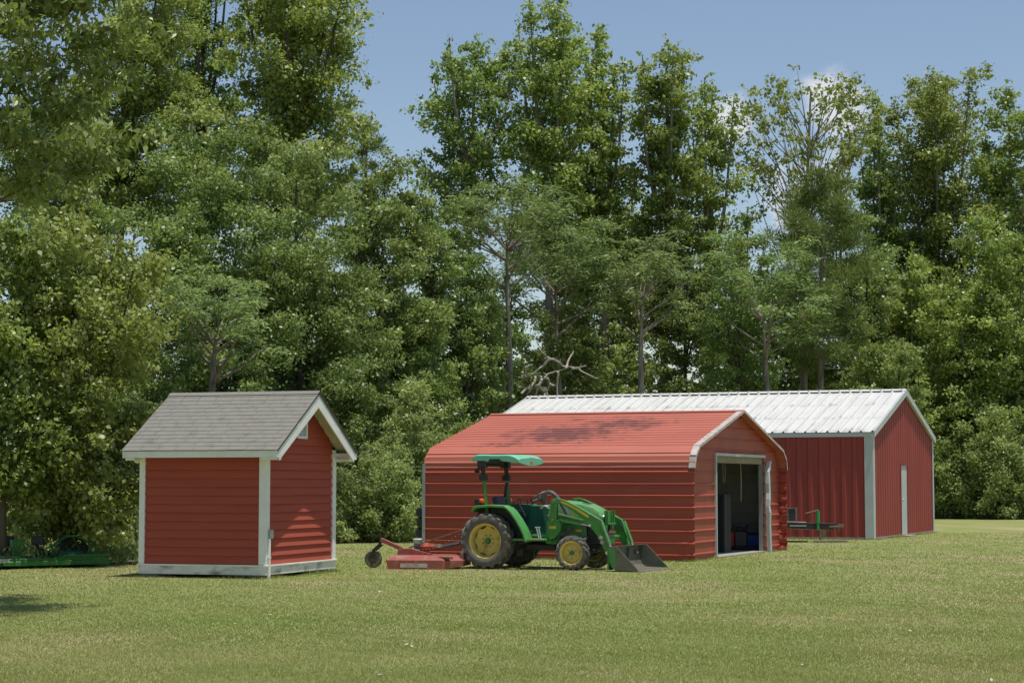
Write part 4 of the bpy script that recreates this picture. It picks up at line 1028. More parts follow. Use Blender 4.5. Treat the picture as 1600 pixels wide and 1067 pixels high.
# front loader
for s_ in (-1, 1):
    y = s_ * .48; w = .075
    m_ = MB()
    m_.prism([(1.135, .86), (1.16, 1.15), (1.185, 1.235), (1.255, 1.235), (1.275, 1.15), (1.27, .86)], y - s_ * .05, y + s_ * .045)
    m_.prism([(1.09, .84), (1.14, .87), (1.30, .87), (1.355, .80), (1.35, .70), (1.29, .60), (1.22, .545), (1.13, .52), (1.09, .60)], y - s_ * .055, y + s_ * .035)
    m_.prism([(1.02, .62), (1.06, .68), (1.14, .68), (1.24, .60), (1.20, .50), (1.10, .44), (1.02, .46)], y - s_ * .10, y - s_ * .06)
    m_.bx(1.06, 1.22, y - s_ * .10, s_ * .16, .44, .56)
    mast = m_.build('loader_mast', 'jd_green', TR, bevel=.006)
    b = MB(); b.bx(1.135, 1.26, y + s_ * .036, y + s_ * .040, .715, .760); b.build('mast_decal', 'stripe', mast, smooth=False)
    b = MB(); b.tube([(1.22, y - s_ * .07, 1.19), (1.22, y + s_ * .07, 1.19)], .028, 12); b.build('pivot_pin', 'steel', mast)
    b = MB(); b.tube([(1.20, y - s_ * .07, .86), (1.20, y + s_ * .07, .86)], .020, 10); b.build('pivot_pin', 'steel', mast)
    # boom arm, curved down over the hood then dropping to the bucket
    top = [(1.17, 1.225), (1.27, 1.245), (1.40, 1.215), (1.60, 1.135), (1.80, 1.035), (1.98, .940), (2.115, .865), (2.155, .77), (2.20, .60), (2.25, .42), (2.275, .33)]
    bot = [(1.20, 1.165), (1.28, 1.160), (1.39, 1.125), (1.56, 1.030), (1.74, .905), (1.88, .770), (1.955, .690), (2.02, .62), (2.09, .50), (2.15, .37), (2.18, .29)]
    a_ = MB(); a_.strip(top, bot, y - s_ * .035, y + s_ * .040)
    arm = a_.build('loader_arm', 'jd_green', TR, bevel=.007, angle=30)
    # yellow stripe decal on the outside of the boom
    d_ = MB(); st_t = [(1.345, 1.200), (1.50, 1.145), (1.68, 1.060), (1.845, .965), (1.885, .930)]; st_b = [(1.37, 1.160), (1.50, 1.112), (1.665, 1.025), (1.82, .930), (1.865, .905)]
    d_.strip(st_t, st_b, y + s_ * .0405, y + s_ * .0425); d_.build('boom_stripe', 'stripe', arm, smooth=False)
    d_ = MB(); d_.box((2.105, y + s_ * .042, .575), (.065, .003, .055), ('Y', R(20))); d_.build('decal', 'tub_white', arm, smooth=False)
    d_ = MB(); d_.box((2.125, y + s_ * .042, .49), (.065, .003, .055), ('Y', R(20))); d_.build('decal', 'reflector', arm, smooth=False)
    d_ = MB(); d_.tube([(2.22, y - s_ * .06, .31), (2.22, y + s_ * .065, .31)], .030, 12); d_.build('pivot_pin', 'chrome', arm); d_ = MB(); d_.tube([(1.90, y - s_ * .05, .775), (1.90, y + s_ * .06, .775)], .022, 10); d_.build('pivot_pin', 'chrome', arm)
    # lift cylinder
    cy = MB(); cy.tube([(1.31, y, .875), (1.72, y + s_ * .002, .80)], .030, 12); l1 = cy.build('lift_cylinder', 'fender_green', TR)
    cy = MB(); cy.tube([(1.72, y, .80), (1.90, y, .772)], .017, 10); cy.build('piston_rod', 'chrome', l1)
    cy = MB(); cy.tube([(1.31, y + s_ * .03, .965), (1.5, y + s_ * .03, .92), (1.78, y + s_ * .03, .86)], .024, 8); cy.build('hydraulic_line', 'jd_green_dull', TR)
    # tilt cylinder
    cy = MB(); cy.tube([(2.125, y + s_ * .065, .835), (2.27, y + s_ * .065, .46)], .030, 12); l2 = cy.build('tilt_cylinder', 'fender_green', TR)
    cy = MB(); cy.tube([(2.27, y + s_ * .065, .46), (2.315, y + s_ * .065, .355)], .017, 10); cy.build('piston_rod', 'chrome', l2)
    hz = MB(); hz.tube(smooth_path([(2.09, y - s_ * .06, .82), (2.15, y - s_ * .09, .72), (2.20, y - s_ * .05, .60), (2.22, y + s_ * .02, .48)]), .012, 6); hz.tube(smooth_path([(1.75, y - s_ * .06, .80), (1.95, y - s_ * .1, .74), (2.08, y - s_ * .07, .78)]), .012, 6); hz.build('hydraulic_hose', 'black_plastic', TR)
    br_ = MB(); br_.bar((2.22, y, .30), (2.33, y, .14), .06, .05); br_.bar((2.32, y, .37), (2.40, y, .27), .05, .045); br_.build('bucket_link', 'rust', TR, bevel=.004)
    br_ = MB(); br_.bar((1.13, s_ * .44, .52), (1.46, s_ * .22, .72), .05, .05); br_.build('mast_brace', 'black', TR)
ct = MB(); ct.tube([(2.06, -.46, .56), (2.06, .46, .56)], .04, 10); ct.build('cross_tube', 'jd_green', TR)
# brush guard in front of the grille: two uprights and a crossbar
gd = MB()
gd.bar((2.06, -.15, .98), (2.06, -.15, .58), .022, .075, up=(0, 1, 0)); gd.bar((2.06, .15, .98), (2.06, .15, .58), .022, .075, up=(0, 1, 0))
gd.bx(2.03, 2.05, -.14, .14, .80, 1.02); gd.bx(2.03, 2.10, -.17, -.145, .78, 1.03); gd.bx(2.03, 2.10, .145, .17, .78, 1.03); gd.bar((2.10, -.18, .80), (2.10, .18, .80), .03, .03)
gd.bx(1.98, 2.10, -.17, .17, .44, .56); gd.build('brush_guard', 'jd_green', TR, smooth=False, bevel=.004)
gd = MB(); gd.bx(2.10, 2.12, -.16, .16, .635, .675); gd.build('bumper_bar', 'rust', TR)
# bucket
prof = [(2.335, .405), (2.330, .30), (2.345, .17), (2.385, .07), (2.46, .022), (2.90, .010)]
bk = MB(); t_ = .014
inn = [(2.352, .405), (2.347, .30), (2.361, .177), (2.397, .084), (2.465, .038), (2.90, .022)]
bk.strip(prof, inn, -.74, .74)
bk.strip([(2.335, .405), (2.36, .425), (2.42, .432)], [(2.340, .392), (2.365, .412), (2.42, .420)], -.74, .74)
for s_ in (-1, 1):
    bk.prism([(2.338, .40), (2.42, .428), (2.475, .43), (2.87, .035), (2.86, .013), (2.46, .024), (2.388, .072), (2.348, .17)], s_ * .740, s_ * .754)
bu = bk.build('bucket', ['bucket'], TR, smooth=False, bevel=.003)
ce = MB(); ce.prism([(2.84, .004), (2.955, .0), (2.955, .008), (2.84, .030)], -.765, .765); ce.build('cutting_edge', 'steel', bu, smooth=False)
ce = MB()
for s_ in (-1, 1): ce.bx(2.27, 2.338, s_ * .44, s_ * .52, .10, .40)
ce.bx(2.30, 2.337, -.73, -.52, .03, .39)
ce.build('bucket_bracket', 'jd_green', bu, smooth=False, bevel=.004)
ce = MB(); ce.prism([(2.353, .38), (2.41, .40), (2.37, .16), (2.362, .18)], .10, .085); ce.build('bucket_rib', 'bucket', bu, smooth=False)
# green paint left on the outside of the near bucket cheek
ce = MB(); ce.prism([(2.345, .385), (2.43, .41), (2.46, .30), (2.455, .05), (2.40, .07), (2.352, .17)], -.7545, -.7565); ce.build('bucket_cheek', 'jd_green', bu, smooth=False)

# ------------------------------------------------------------ rotary mower behind the tractor
MW = empty('rotary_mower', (-1.486, 34.679, 0), -R(10), 'faded red rotary cutter deck with a tail wheel, hitched behind the tractor', 'mower')
MW.scale = (.886, 1, 1)
d_ = MB()
d_.add([(-.68, -.60, .03), (-.62, -.60, .0), (.42, -.60, .0), (.78, -.35, .05), (.78, .35, .05), (.42, .60, .03), (-.62, .60, .03), (-.72, .2, .03),
        (-.72, -.60, .155), (-.70, -.60, .16), (.42, -.60, .155), (.80, -.35, .150), (.80, .35, .150), (.42, .60, .155), (-.66, .60, .155), (-.76, .2, .155)],
       [(0, 1, 9, 8), (1, 2, 10, 9), (2, 3, 11, 10), (3, 4, 12, 11), (4, 5, 13, 12), (5, 6, 14, 13), (6, 7, 15, 14), (7, 0, 8, 15)])
d_.add([(-.72, -.60, .158), (.42, -.60, .158), (.80, -.35, .152), (.80, .35, .152), (.42, .60, .158), (-.76, .60, .158), (-.62, -.42, .238), (.40, -.42, .232), (.66, -.26, .225), (.66, .28, .225), (.40, .44, .232), (-.62, .44, .238)],
       [(0, 1, 7, 6), (1, 2, 8, 7), (2, 3, 9, 8), (3, 4, 10, 9), (4, 5, 11, 10), (5, 0, 6, 11), (6, 7, 8, 9, 10, 11)])
deck = d_.build('deck', 'mower_red', MW, smooth=False, bevel=.006)
d_ = MB(); d_.bx(-.42, .13, -.607, -.6015, .035, .105); d_.build('reflector_strip', 'reflector', deck, smooth=False)
d_ = MB(); d_.box((.47, -.50, .20), (.30, .10, .04), ('Z', R(-30))); d_.build('skid_rail', 'rust', deck, smooth=False)
gb = MB(); gb.lathe([(.10, .23), (.085, .27), (.075, .30), (.11, .33), (.12, .38), (.095, .43), (.04, .445), (0, .445)], (-.08, .1, 0), 'z', 18); gb.tube([(-.08, .1, .37), (.10, .1, .37)], .06, 12)
gb.build('gearbox', 'gearbox', MW)
sh = MB(); sh.tube([(.10, .1, .37), (.26, .1, .37)], [.05, .04], 8); sh.box((.19, .1, .37), (.07, .10, .06), ('X', .6)); sh.build('shaft_joint', 'rust', MW)
sh = MB(); sh.tube([(.24, .1, .37), (.86, .12, .48)], .035, 12); sh.build('drive_shaft', 'grey_rubber', MW)
bm_ = MB(); bm_.prism([(-.62, .238), (-.60, .345), (-.33, .345), (.05, .26), (.05, .235)], .02, .10); bm_.prism([(-.62, .238), (-.60, .345), (-.33, .345), (.05, .26), (.05, .235)], -.10, -.02)
bm_.build('tail_beam', 'mower_red', MW, smooth=False, bevel=.004)
tb = MB(); tb.bar((-.98, 0, .50), (-.55, 0, .335), .08, .07); tb.build('wheel_arm', 'mower_red', MW, bevel=.006)
tb = MB(); tb.tube([(-1.00, 0, .58), (-1.00, 0, .40)], .028, 8); tb.bar((-1.00, -.055, .40), (-1.13, -.055, .30), .018, .06); tb.bar((-1.00, .055, .40), (-1.13, .055, .30), .018, .06); tb.bx(-1.03, -.95, -.06, .06, .385, .41)
tb.bar((-1.12, -.055, .32), (-1.14, -.055, .16), .018, .05); tb.bar((-1.12, .055, .32), (-1.14, .055, .16), .018, .05); tb.build('caster_fork', 'black', MW)
tw = empty('tail_wheel', (-1.14, 0, .155), 0); tw.parent = MW; tw.scale = (1.13, 1, 1)
t_ = MB(); t_.lathe([(.085, -.045), (.135, -.05), (.152, -.035), (.156, 0), (.152, .035), (.135, .05), (.085, .045)], (0, 0, 0), 'y', 36); t_.f = t_.f[:-2]; t_.m = t_.m[:-2]; t_.build('tyre', 'tyre', tw)
t_ = MB(); t_.lathe([(.0, -.052), (.03, -.052), (.035, -.02), (.09, -.03), (.092, .03), (.035, .02), (.03, .052), (0, .052)], (0, 0, 0), 'y', 24); t_.build('rim', 'rust', tw)
af = MB()
for s_ in (-1, 1):
    af.bar((.74, s_ * .30, .16), (.80, s_ * .06, .74), .022, .030); af.bar((.80, s_ * .08, .70), (-.40, s_ * .05, .36), .012, .02)
    af.bx(.72, .78, s_ * .28, s_ * .31, .05, .30)
af.box((.81, 0, .75), (.09, .14, .10)); af.build('hitch_frame', 'rust', MW, bevel=.004)
ch = MB()
for k in range(16):
    q = k / 15.0; x = .78 - 1.0 * q; zz = .70 - .38 * q - .10 * math.sin(math.pi * q)
    if k % 2 == 0: ch.box((x, -.12, zz), (.022, .006, .006), ('Y', R(25)))
    else: ch.box((x, -.12, zz), (.022, .006, .007), ('Y', R(25)))
ch.build('check_chain', 'chrome', MW, smooth=False)

# ------------------------------------------------------------ bucket and tyres at the garage corner
t = empty('plastic_bucket', (-1.905, 40.55, 0), 0.4, 'white-topped blue printed bucket on the grass behind the mower', 'bucket')
b = MB(); b.lathe([(0, .0), (.125, .0), (.142, .30), (.150, .30), (.150, .325), (0, .325)], (0, 0, 0), 'z', 28); b.build('body', 'tub_white', t)
b = MB(); b.lathe([(.1290, .05), (.1415, .255)], (0, 0, 0), 'z', 28); b.f = b.f[:-2]; b.m = b.m[:-2]; b.build('printed_label', 'tub_blue', t)
b = MB(); b.lathe([(0, .325), (.155, .325), (.155, .345), (.14, .355), (0, .35)], (0, 0, 0), 'z', 28); b.build('lid', 'tub_white', t)
b = MB(); b.tube(smooth_path([(-.15, 0, .30), (-.12, -.09, .22), (0, -.16, .19), (.12, -.09, .22), (.15, 0, .30)]), .004, 6); b.build('handle', 'steel', t)
TL = ['lowest', 'second from the ground', 'third from the ground', 'topmost']
for k in range(4):
    t = empty('spare_tyre', (-1.80 + (.02, -.015, .01, -.005)[k], 44.5, .005 + k * .240), 0, 'black tyre behind the red garage corner, ' + TL[k] + ' in its stack', 'tyre', 'tyres stacked behind the garage')
    b = MB(); b.lathe([(.20, .03), (.24, .005), (.34, .0), (.375, .03), (.385, .08), (.385, .155), (.375, .205), (.34, .235), (.24, .23), (.20, .205)], (0, 0, 0), 'z', 32); b.f = b.f[:-2]; b.m = b.m[:-2]
    for q in range(36):
        a = 2 * math.pi * q / 36; b.box((.386 * math.cos(a), .386 * math.sin(a), .118), (.012, .045, .13), ('Z', a))
    b.build('tyre_body', 'black_plastic', t)

# ------------------------------------------------------------ trailer behind the garage
def barn_pt(x, y, z=0):
    c, s = math.cos(-R(22.92)), math.sin(-R(22.92)); return (9.617 + x * c - y * s, 51.912 + x * s + y * c, z)
TL_ = empty('utility_trailer', barn_pt(-.42, -2.0), RZB + R(14), 'black utility trailer tongue in front of the barn wall, half hidden by the garage', 'trailer')
b = MB(); b.bx(-4.6, -.75, -.70, -.64, .36, .48); b.bx(-4.6, -.75, .64, .70, .36, .48); b.bx(-.85, -.75, -.64, .64, .36, .48); b.bx(-4.6, -4.5, -.64, .64, .36, .48)
b.bar((-.80, -.62, .42), (0, -.03, .42), .06, .10); b.bar((-.80, .62, .42), (0, .03, .42), .06, .10)
b.build('frame', 'black', TL_, smooth=False)
b = MB(); b.bar((-1.7, -.735, .44), (-.16, -.735, .40), .05, .155); b.build('tongue_beam', 'black', TL_, smooth=False)
b = MB(); b.bar((-1.7, -.735, .522), (-.14, -.735, .482), .06, .012); b.bar((-1.7, -.735, .36), (-.20, -.735, .322), .06, .010); b.build('beam_edge', 'steel', TL_, smooth=False)
b = MB(); b.box((-1.05, -.762, .425), (.42, .004, .035)); b.build('name_plate', 'galv', TL_, smooth=False)
b = MB(); b.bx(-4.5, -.86, -.64, .64, .481, .50); b.build('deck', 'wood', TL_, smooth=False)
b = MB(); b.box((-.10, -.735, .40), (.34, .12, .06)); b.box((.02, -.735, .42), (.14, .10, .09)); b.box((-.06, -.735, .345), (.10, .06, .10)); b.build('coupler', 'rust', TL_, bevel=.01)
b = MB(); b.tube([(-.55, -.80, .50), (-.55, -.80, .80)], .05, 12); b.tube([(-.55, -.80, .32), (-.55, -.80, .50)], .04, 10); jk = b.build('jack', 'jack_green', TL_)
b = MB(); b.tube([(-.55, -.80, .80), (-.55, -.80, .85)], .02, 8); b.tube([(-.55, -.82, .82), (-.86, -.82, .74)], .014, 8); b.build('crank_handle', 'steel', jk)
b = MB(); b.tube([(-.50, -.80, .34), (-.49, -.80, .03)], .035, 10); b.box((-.49, -.80, .015), (.22, .2, .03)); b.box((-.40, -.80, .22), (.10, .05, .16)); b.build('jack_foot', 'rust', jk)
for s_ in (-1, 1):
    b = MB(); b.lathe([(.12, -.08), (.30, -.09), (.33, -.05), (.33, .05), (.30, .09), (.12, .08)], (-2.7, s_ * .82, .33), 'y', 28); b.lathe([(0, -.03), (.15, -.03), (.15, .03), (0, .03)], (-2.7, s_ * .82, .33), 'y', 16); b.build('wheel', 'tyre', TL_)
t = empty('metal_crate', barn_pt(-1.72, -2.45, .53), RZB + R(14), 'dark boxy crate with metal edges sitting on the trailer beside the garage wall', 'crate')
b = MB(); b.bx(-.42, .28, -.25, .25, .0, .34); b.build('body', 'black_plastic', t, smooth=False, bevel=.008)
b = MB()
for (x0_, x1_, z0_, z1_) in ((-.43, .29, .325, .35), (-.43, .29, -.01, .012), (.25, .29, .012, .325), (.05, .075, .012, .325), (-.43, .05, .17, .18)): b.bx(x0_, x1_, -.262, -.252, z0_, z1_)
b.bx(.281, .292, -.25, .25, .0, .35)
b.build('edge_strip', 'steel', t, smooth=False)
t = MB(); t.box((0, 0, .03), (.85, .14, .055)); o = t.build('wood_plank', 'wood', None, smooth=False, bevel=.004)
o.location = barn_pt(-.45, -2.85, 0.01); o.rotation_euler = (0, 0, RZB + R(20)); tag(o, 'pale wood plank lying on the grass under the trailer jack', 'plank')

# ------------------------------------------------------------ green finishing mower in the shade of the trees
FM = empty('finishing_mower', (-8.12, 35.05, 0), R(33), 'green finishing mower deck with hitch frame, parked in tree shade on the left', 'mower')
FM.scale = (.98, .9, .84)
b = MB(); b.prism([(-1.75, .05), (-1.75, .17), (-1.60, .215), (.72, .215), (.84, .16), (.84, .05)], -.35, .55); b.bx(-1.2, .5, -.42, -.35, .06, .16)
deckf = b.build('deck', 'far_green', FM, bevel=.012)
b = MB(); b.prism([(-.08, .20), (.78, .20), (.85, .22), (.85, .27), (.75, .285), (-.02, .285)], -.30, .20); b.build('belt_cover', 'far_green', deckf, bevel=.02)
b = MB(); b.prism([(-1.5, .20), (-1.5, .27), (-.85, .27), (-.80, .20)], -.30, .25); b.build('belt_cover', 'far_green', deckf, bevel=.02)
b = MB(); b.lathe([(.24, .21), (.26, .25), (.20, .33), (.08, .36), (0, .36)], (.22, 0, 0), 'z', 20); b.build('gearbox_cover', 'station_green', FM)
for (x0_, y0_, x1_) in ((-.16, .05, .14), (.62, .05, .32)):
    b = MB(); sx = 1 if x1_ > x0_ else -1
    b.tube([(x0_ + sx * .10, y0_, .21), (x0_ + sx * .05, y0_, .34), (x0_, y0_, .44), (x0_ + sx * .10, y0_, .53), (x1_, y0_, .66)], [.035, .03, .028, .022, .02], 4); b.build('hitch_arm', 'far_green', FM)
b = MB(); b.box((.23, .05, .66), (.20, .04, .04)); b.tube([(.23, .05, .66), (.55, .3, .22)], .012, 6); b.build('hitch_link', 'far_green', FM)
b = MB(); b.box((-.78, .1, .41), (.24, .16, .36)); b.build('guard_box', 'far_green', FM, bevel=.015)
b = MB(); b.box((-1.45, -.38, .17), (.75, .03, .09)); b.build('warning_label', 'reflector', FM, bevel=.004)
for (x_, y_) in ((-1.55, .75), (.65, .78)):
    b = MB(); b.lathe([(.05, -.04), (.12, -.045), (.13, 0), (.12, .045), (.05, .04)], (x_, y_, .13), 'y', 18); b.lathe([(0, -.03), (.06, -.03), (.06, .03), (0, .03)], (x_, y_, .13), 'y', 12); b.build('gauge_wheel', 'black_plastic', FM)
t = empty('engine_block', (-8.10, 35.75, .02), .5, 'dark greasy engine lying behind the green finishing mower', 'engine')
b = MB(); b.box((0, 0, .22), (.50, .36, .30)); b.box((-.05, 0, .42), (.30, .26, .14)); b.lathe([(0, -.03), (.13, -.03), (.13, .03), (0, .03)], (.27, 0, .25), 'x', 18); b.box((0, 0, .04), (.55, .42, .06)); b.build('block', 'black', t, bevel=.015)
b = MB(); b.tube(smooth_path([(-.2, -.1, .42), (-.05, -.22, .52), (.15, -.2, .45), (.26, -.05, .36)]), .03, 8); b.lathe([(.10, 0), (.12, .03), (.12, .08), (.05, .10), (0, .1)], (-.1, -.05, .46), 'z', 16); b.build('air_cleaner', 'black_plastic', t)
b = MB(); b.box((.12, -.2, .20), (.12, .05, .10)); b.build('brass_part', 'wood', t, bevel=.01)
t = empty('tool_carrier', (-9.05, 35.3, .02), .2, 'low dark implement with two upright posts, left of the green finishing mower hitch', 'implement')
b = MB(); b.bx(-.7, .7, -.2, .2, .12, .22); b.bx(-.6, -.5, -.25, .25, 0, .3); b.bx(.45, .55, -.25, .25, 0, .3); b.build('frame', 'black', t, bevel=.01)
for x_ in (-.1, .42):
    b = MB(); b.tube([(x_, 0, .2), (x_ + .02, 0, .42)], .04, 8); b.box((x_ + .02, 0, .45), (.22, .16, .16)); b.build('post', 'black_plastic', t, bevel=.01)
#<BUILD
#TREES>
TREES=[
('big','broadleaf_tree',-6.66,23.0,10.63,5.24,2.17,1.0,'near large-leaved tree whose boughs hang into the upper left of the view'),
('gum','sweetgum_tree',-8.13,36.0,6.94,0.83,2.26,1.3,'bright yellow-green broad tree with low boughs beside the grey-roofed shed'),
('gum','sweetgum_tree',-9.05,34.6,6.38,1.44,1.55,1.1,'tree with thin leaning trunk at the far left, behind the green finishing mower'),
('oak','willow_oak_tree',-11.38,55.0,17.08,9.26,2.18,1.0,'tall pale small-leaved tree above the bright yellow-green tree'),
('oak','willow_oak_tree',-12.25,50.0,12.09,2.40,2.15,1.1,'dark dense tree behind the leaning thin trunk at the far left'),
('gum','sweetgum_tree',-7.49,62.0,19.70,10.24,2.87,1.15,'tallest tree above the grey-roofed shed, its top cut off by the picture'),
('gum','sweetgum_tree',-10.92,66.0,20.42,10.81,1.86,0.9,'tall airy tree with sky gaps, next to the tallest tree above the shed'),
('oak','willow_oak_tree',-8.42,53.0,11.20,2.46,2.63,1.1,'broad grey-green tree straight above the grey shed roof'),
('oak','willow_oak_tree',-5.92,55.0,11.20,2.49,2.55,1.1,'broad dense tree above the white gable peak of the small shed'),
('oak','oak_tree',-3.81,59.0,11.64,4.51,1.86,1.0,'rounded tree at the foot of the open sky gap between the tall trees'),
('pine','pine_tree',-5.58,68.0,14.34,9.04,0.86,1.0,'small dark pine tip peeking over the trees by the sky gap'),
('mimosa','mimosa_tree',-7.08,45.0,6.42,3.80,1.27,1.0,'pale feathery flat-topped tree just above the ridge of the grey shed roof'),
('oak','oak_tree',-8.67,44.0,5.50,0.42,1.24,1.1,'dark tree close behind the back edge of the grey shed roof'),
('oak','oak_tree',-2.83,59.0,7.06,0.63,1.66,1.0,'light green tree behind the back end of the red metal garage'),
('oak','oak_tree',-4.53,57.0,6.49,0.66,1.79,1.1,'mid green leafy tree to the right of the small shed gable'),
('gum','tulip_tree',-1.89,76.0,19.40,11.71,2.62,0.9,'tall tree standing on the right side of the open sky gap'),
('gum','tulip_tree',1.35,77.0,21.86,10.04,2.55,1.0,'tallest spired tree above the middle of the red garage roof'),
('gum','tulip_tree',3.92,79.0,20.32,8.68,1.73,0.9,'narrow spired tree just right of the tallest one over the garage'),
('gum','tulip_tree',6.04,78.0,19.74,7.55,2.12,1.0,'narrow tree with pointed top above the feathery flat-topped tree with bare trunk'),
('gum','tulip_tree',7.94,80.0,18.58,6.65,1.75,0.8,'thin short spire tree beside the small white cloud'),
('mimosa','mimosa_tree',-0.11,66.0,11.80,8.16,1.79,1.0,'feathery tree highest of the layered flat-topped ones over the garage'),
('mimosa','mimosa_tree',1.85,70.0,11.02,6.93,2.13,1.0,'wide feathery tree over the dead grey branches'),
('mimosa','mimosa_tree',4.57,68.0,10.13,6.78,1.76,1.1,'feathery flat-topped tree on a bare grey trunk over the white roof'),
('oak','oak_tree',-1.40,65.0,9.14,2.25,1.61,0.9,'dark tree behind the left slope of the red garage roof'),
('oak','oak_tree',1.18,71.0,8.19,4.19,2.00,0.8,'shaded tree behind the dead grey branches'),
('oak','oak_tree',3.46,72.0,7.57,4.23,1.43,0.6,'low sparse tree between the dead branches and the bare grey trunk'),
('oak','oak_tree',8.58,73.0,9.11,4.26,1.81,0.8,'low leafy tree behind the middle of the white roof, left of the pines'),
('mimosa','mimosa_tree',9.52,71.0,10.44,5.83,2.00,1.0,'feathery tree leaning in front of the large pine'),
('sparse','tulip_tree',12.36,83.0,19.19,12.79,3.08,0.8,'open fan-shaped tree with bare limbs in front of the white cloud'),
('pine','pine_tree',11.99,75.0,13.79,5.83,1.94,1.15,'large dark pine rising behind the white metal roof'),
('pine','pine_tree',11.77,78.0,12.50,6.52,1.29,0.9,'slimmer pine with pale trunk just left of the large dark pine'),
('gum','tulip_tree',17.43,90.0,20.01,7.29,1.73,1.0,'slender spire tree right of the open fan-shaped tree'),
('gum','tulip_tree',20.06,91.0,21.29,7.35,3.13,1.1,'tall pointed tree above the peak of the white-roofed barn'),
('gum','tulip_tree',23.39,90.0,20.50,6.69,2.74,1.0,'tall tree at the far right edge of the treeline'),
('oak','oak_tree',15.06,82.0,11.42,4.61,1.63,0.9,'dark tree behind the right side of the large pine'),
('gum','sweetgum_tree',17.38,84.0,12.08,3.02,2.22,1.1,'yellow-green tree directly above the white barn gable'),
('gum','sweetgum_tree',20.56,84.5,13.41,1.36,2.80,1.15,'broad yellow-green tree over the shrubs right of the barn'),
('oak','oak_tree',25.24,93.0,13.06,0.43,2.77,1.1,'green tree cut by the right edge behind the lawn'),
('oak','oak_tree',20.48,91.0,7.96,0.16,2.26,1.1,'low dense tree touching the right side of the barn gable'),
('oak','oak_tree',14.45,74.0,7.24,2.84,1.71,0.9,'low tree directly behind the white barn ridge'),
('oak','oak_tree',6.83,77.0,10.55,4.42,1.78,0.8,'low tree in the gap just right of the bare grey trunk'),
('gum','tulip_tree',5.14,84.0,15.32,5.79,1.72,0.8,'thin tree filling the gap behind the feathery flat-topped trees'),
('gum','tulip_tree',10.39,86.0,14.49,5.89,1.77,0.7,'thin tree behind the middle of the white roof, below the small white cloud'),
('oak','oak_tree',2.82,81.0,15.64,6.71,2.28,0.9,'tree low behind the tallest spired one, half hidden by feathery crowns'),
('oak','oak_tree',-2.54,64.0,11.17,5.62,1.69,0.95,'tree between the open sky gap and the dead grey branches'),
('oak','oak_tree',14.52,86.0,14.49,5.32,2.42,0.9,'tree filling the space behind the large dark pine'),
('oak','oak_tree',-0.50,75.0,9.57,4.09,1.54,0.9,'leafy tree behind the left end of the white roof, beside the dead branches'),
('oak','oak_tree',12.67,88.0,11.26,4.83,2.04,0.9,'low tree far behind the two pale pine trunks'),
('bush','shrub',-2.75,52.0,4.16,0.73,0.95,1.1,'taller shrub rising behind the garage back corner, above the pale shrubs'),
('oak','oak_tree',20.24,85.5,7.43,0.24,1.70,1.1,'pale rounded tree over the shrubs just right of the barn gable'),
('oak','oak_tree',22.28,85.0,8.10,0.25,1.63,1.1,'rounded tree over the shrubs at the right edge of the picture'),
('bush','shrub',-9.80,40.0,1.30,0.02,0.99,1.0,'sunlit shrub behind the green finishing mower'),
('bush','shrub',-8.21,41.0,1.97,0.06,0.75,1.0,'dark shrub beside the back corner of the small shed'),
('bush','shrub',-10.23,46.0,1.73,0.07,0.76,1.0,'shaded shrub behind the thin grey trunk near the mower'),
('bush','shrub',-4.13,49.5,2.20,0.02,0.82,1.1,'pale shrub touching the right wall of the small shed'),
('bush','shrub',-3.18,50.0,2.57,0.03,0.96,1.1,'tall pale shrub midway between shed and garage'),
('bush','shrub',-2.18,51.5,2.60,0.00,0.94,1.1,'shrub against the back corner of the red garage'),
('bush','shrub',18.74,83.0,3.82,0.00,1.51,1.1,'shrub at the lawn edge nearest the barn gable'),
('bush','shrub',20.22,82.0,4.61,0.00,1.68,1.1,'tall rounded shrub at the lawn edge, second from the barn'),
('bush','shrub',22.04,82.0,4.20,0.00,1.36,1.1,'shrub at the lawn edge cut by the right side of the picture'),
]
#<TREES
#TREECODE>
# ------------------------------------------------------------ trees
KIND = {  # leaf length, width, droop, branch elevation, shape
 'gum':    dict(l=.150, w=.110, el=42, prof=lambda t: (1 - t) ** .42 * min(1, .55 + t * 2.2), flat=.75, pr=.16, nb=.92, hang=.25),
 'oak':    dict(l=.135, w=.085, el=30, prof=lambda t: math.sin(math.pi * min(1, .12 + .84 * t)) ** .55, flat=.72, pr=.17, nb=1.0, hang=.15),
 'big':    dict(l=.125, w=.050, el=20, prof=lambda t: math.sin(math.pi * min(1, .2 + .78 * t)) ** .5, flat=.6, pr=.13, nb=1.1, hang=.5),
 'sparse': dict(l=.165, w=.120, el=58, prof=lambda t: min(1, .45 + .9 * t) * (1 - max(0, t - .75) * 2.2), flat=.8, pr=.125, nb=.75, hang=.2),
 'mimosa': dict(l=.200, w=.060, el=34, prof=lambda t: .55 + .45 * math.sin(math.pi * min(1, .15 + .6 * t)), flat=.36, pr=.30, nb=1.25, hang=.35),
 'pine':   dict(l=.210, w=.032, el=8, prof=lambda t: (math.sin(math.pi * min(1, .30 + .68 * t)) ** .8) * .95 + .06, flat=.8, pr=.22, nb=.62, hang=0),
 'bush':   dict(l=.130, w=.070, el=48, prof=lambda t: math.sin(math.pi * min(1, .35 + .62 * t)) ** .5, flat=.85, pr=.26, nb=1.0, hang=.2),
}
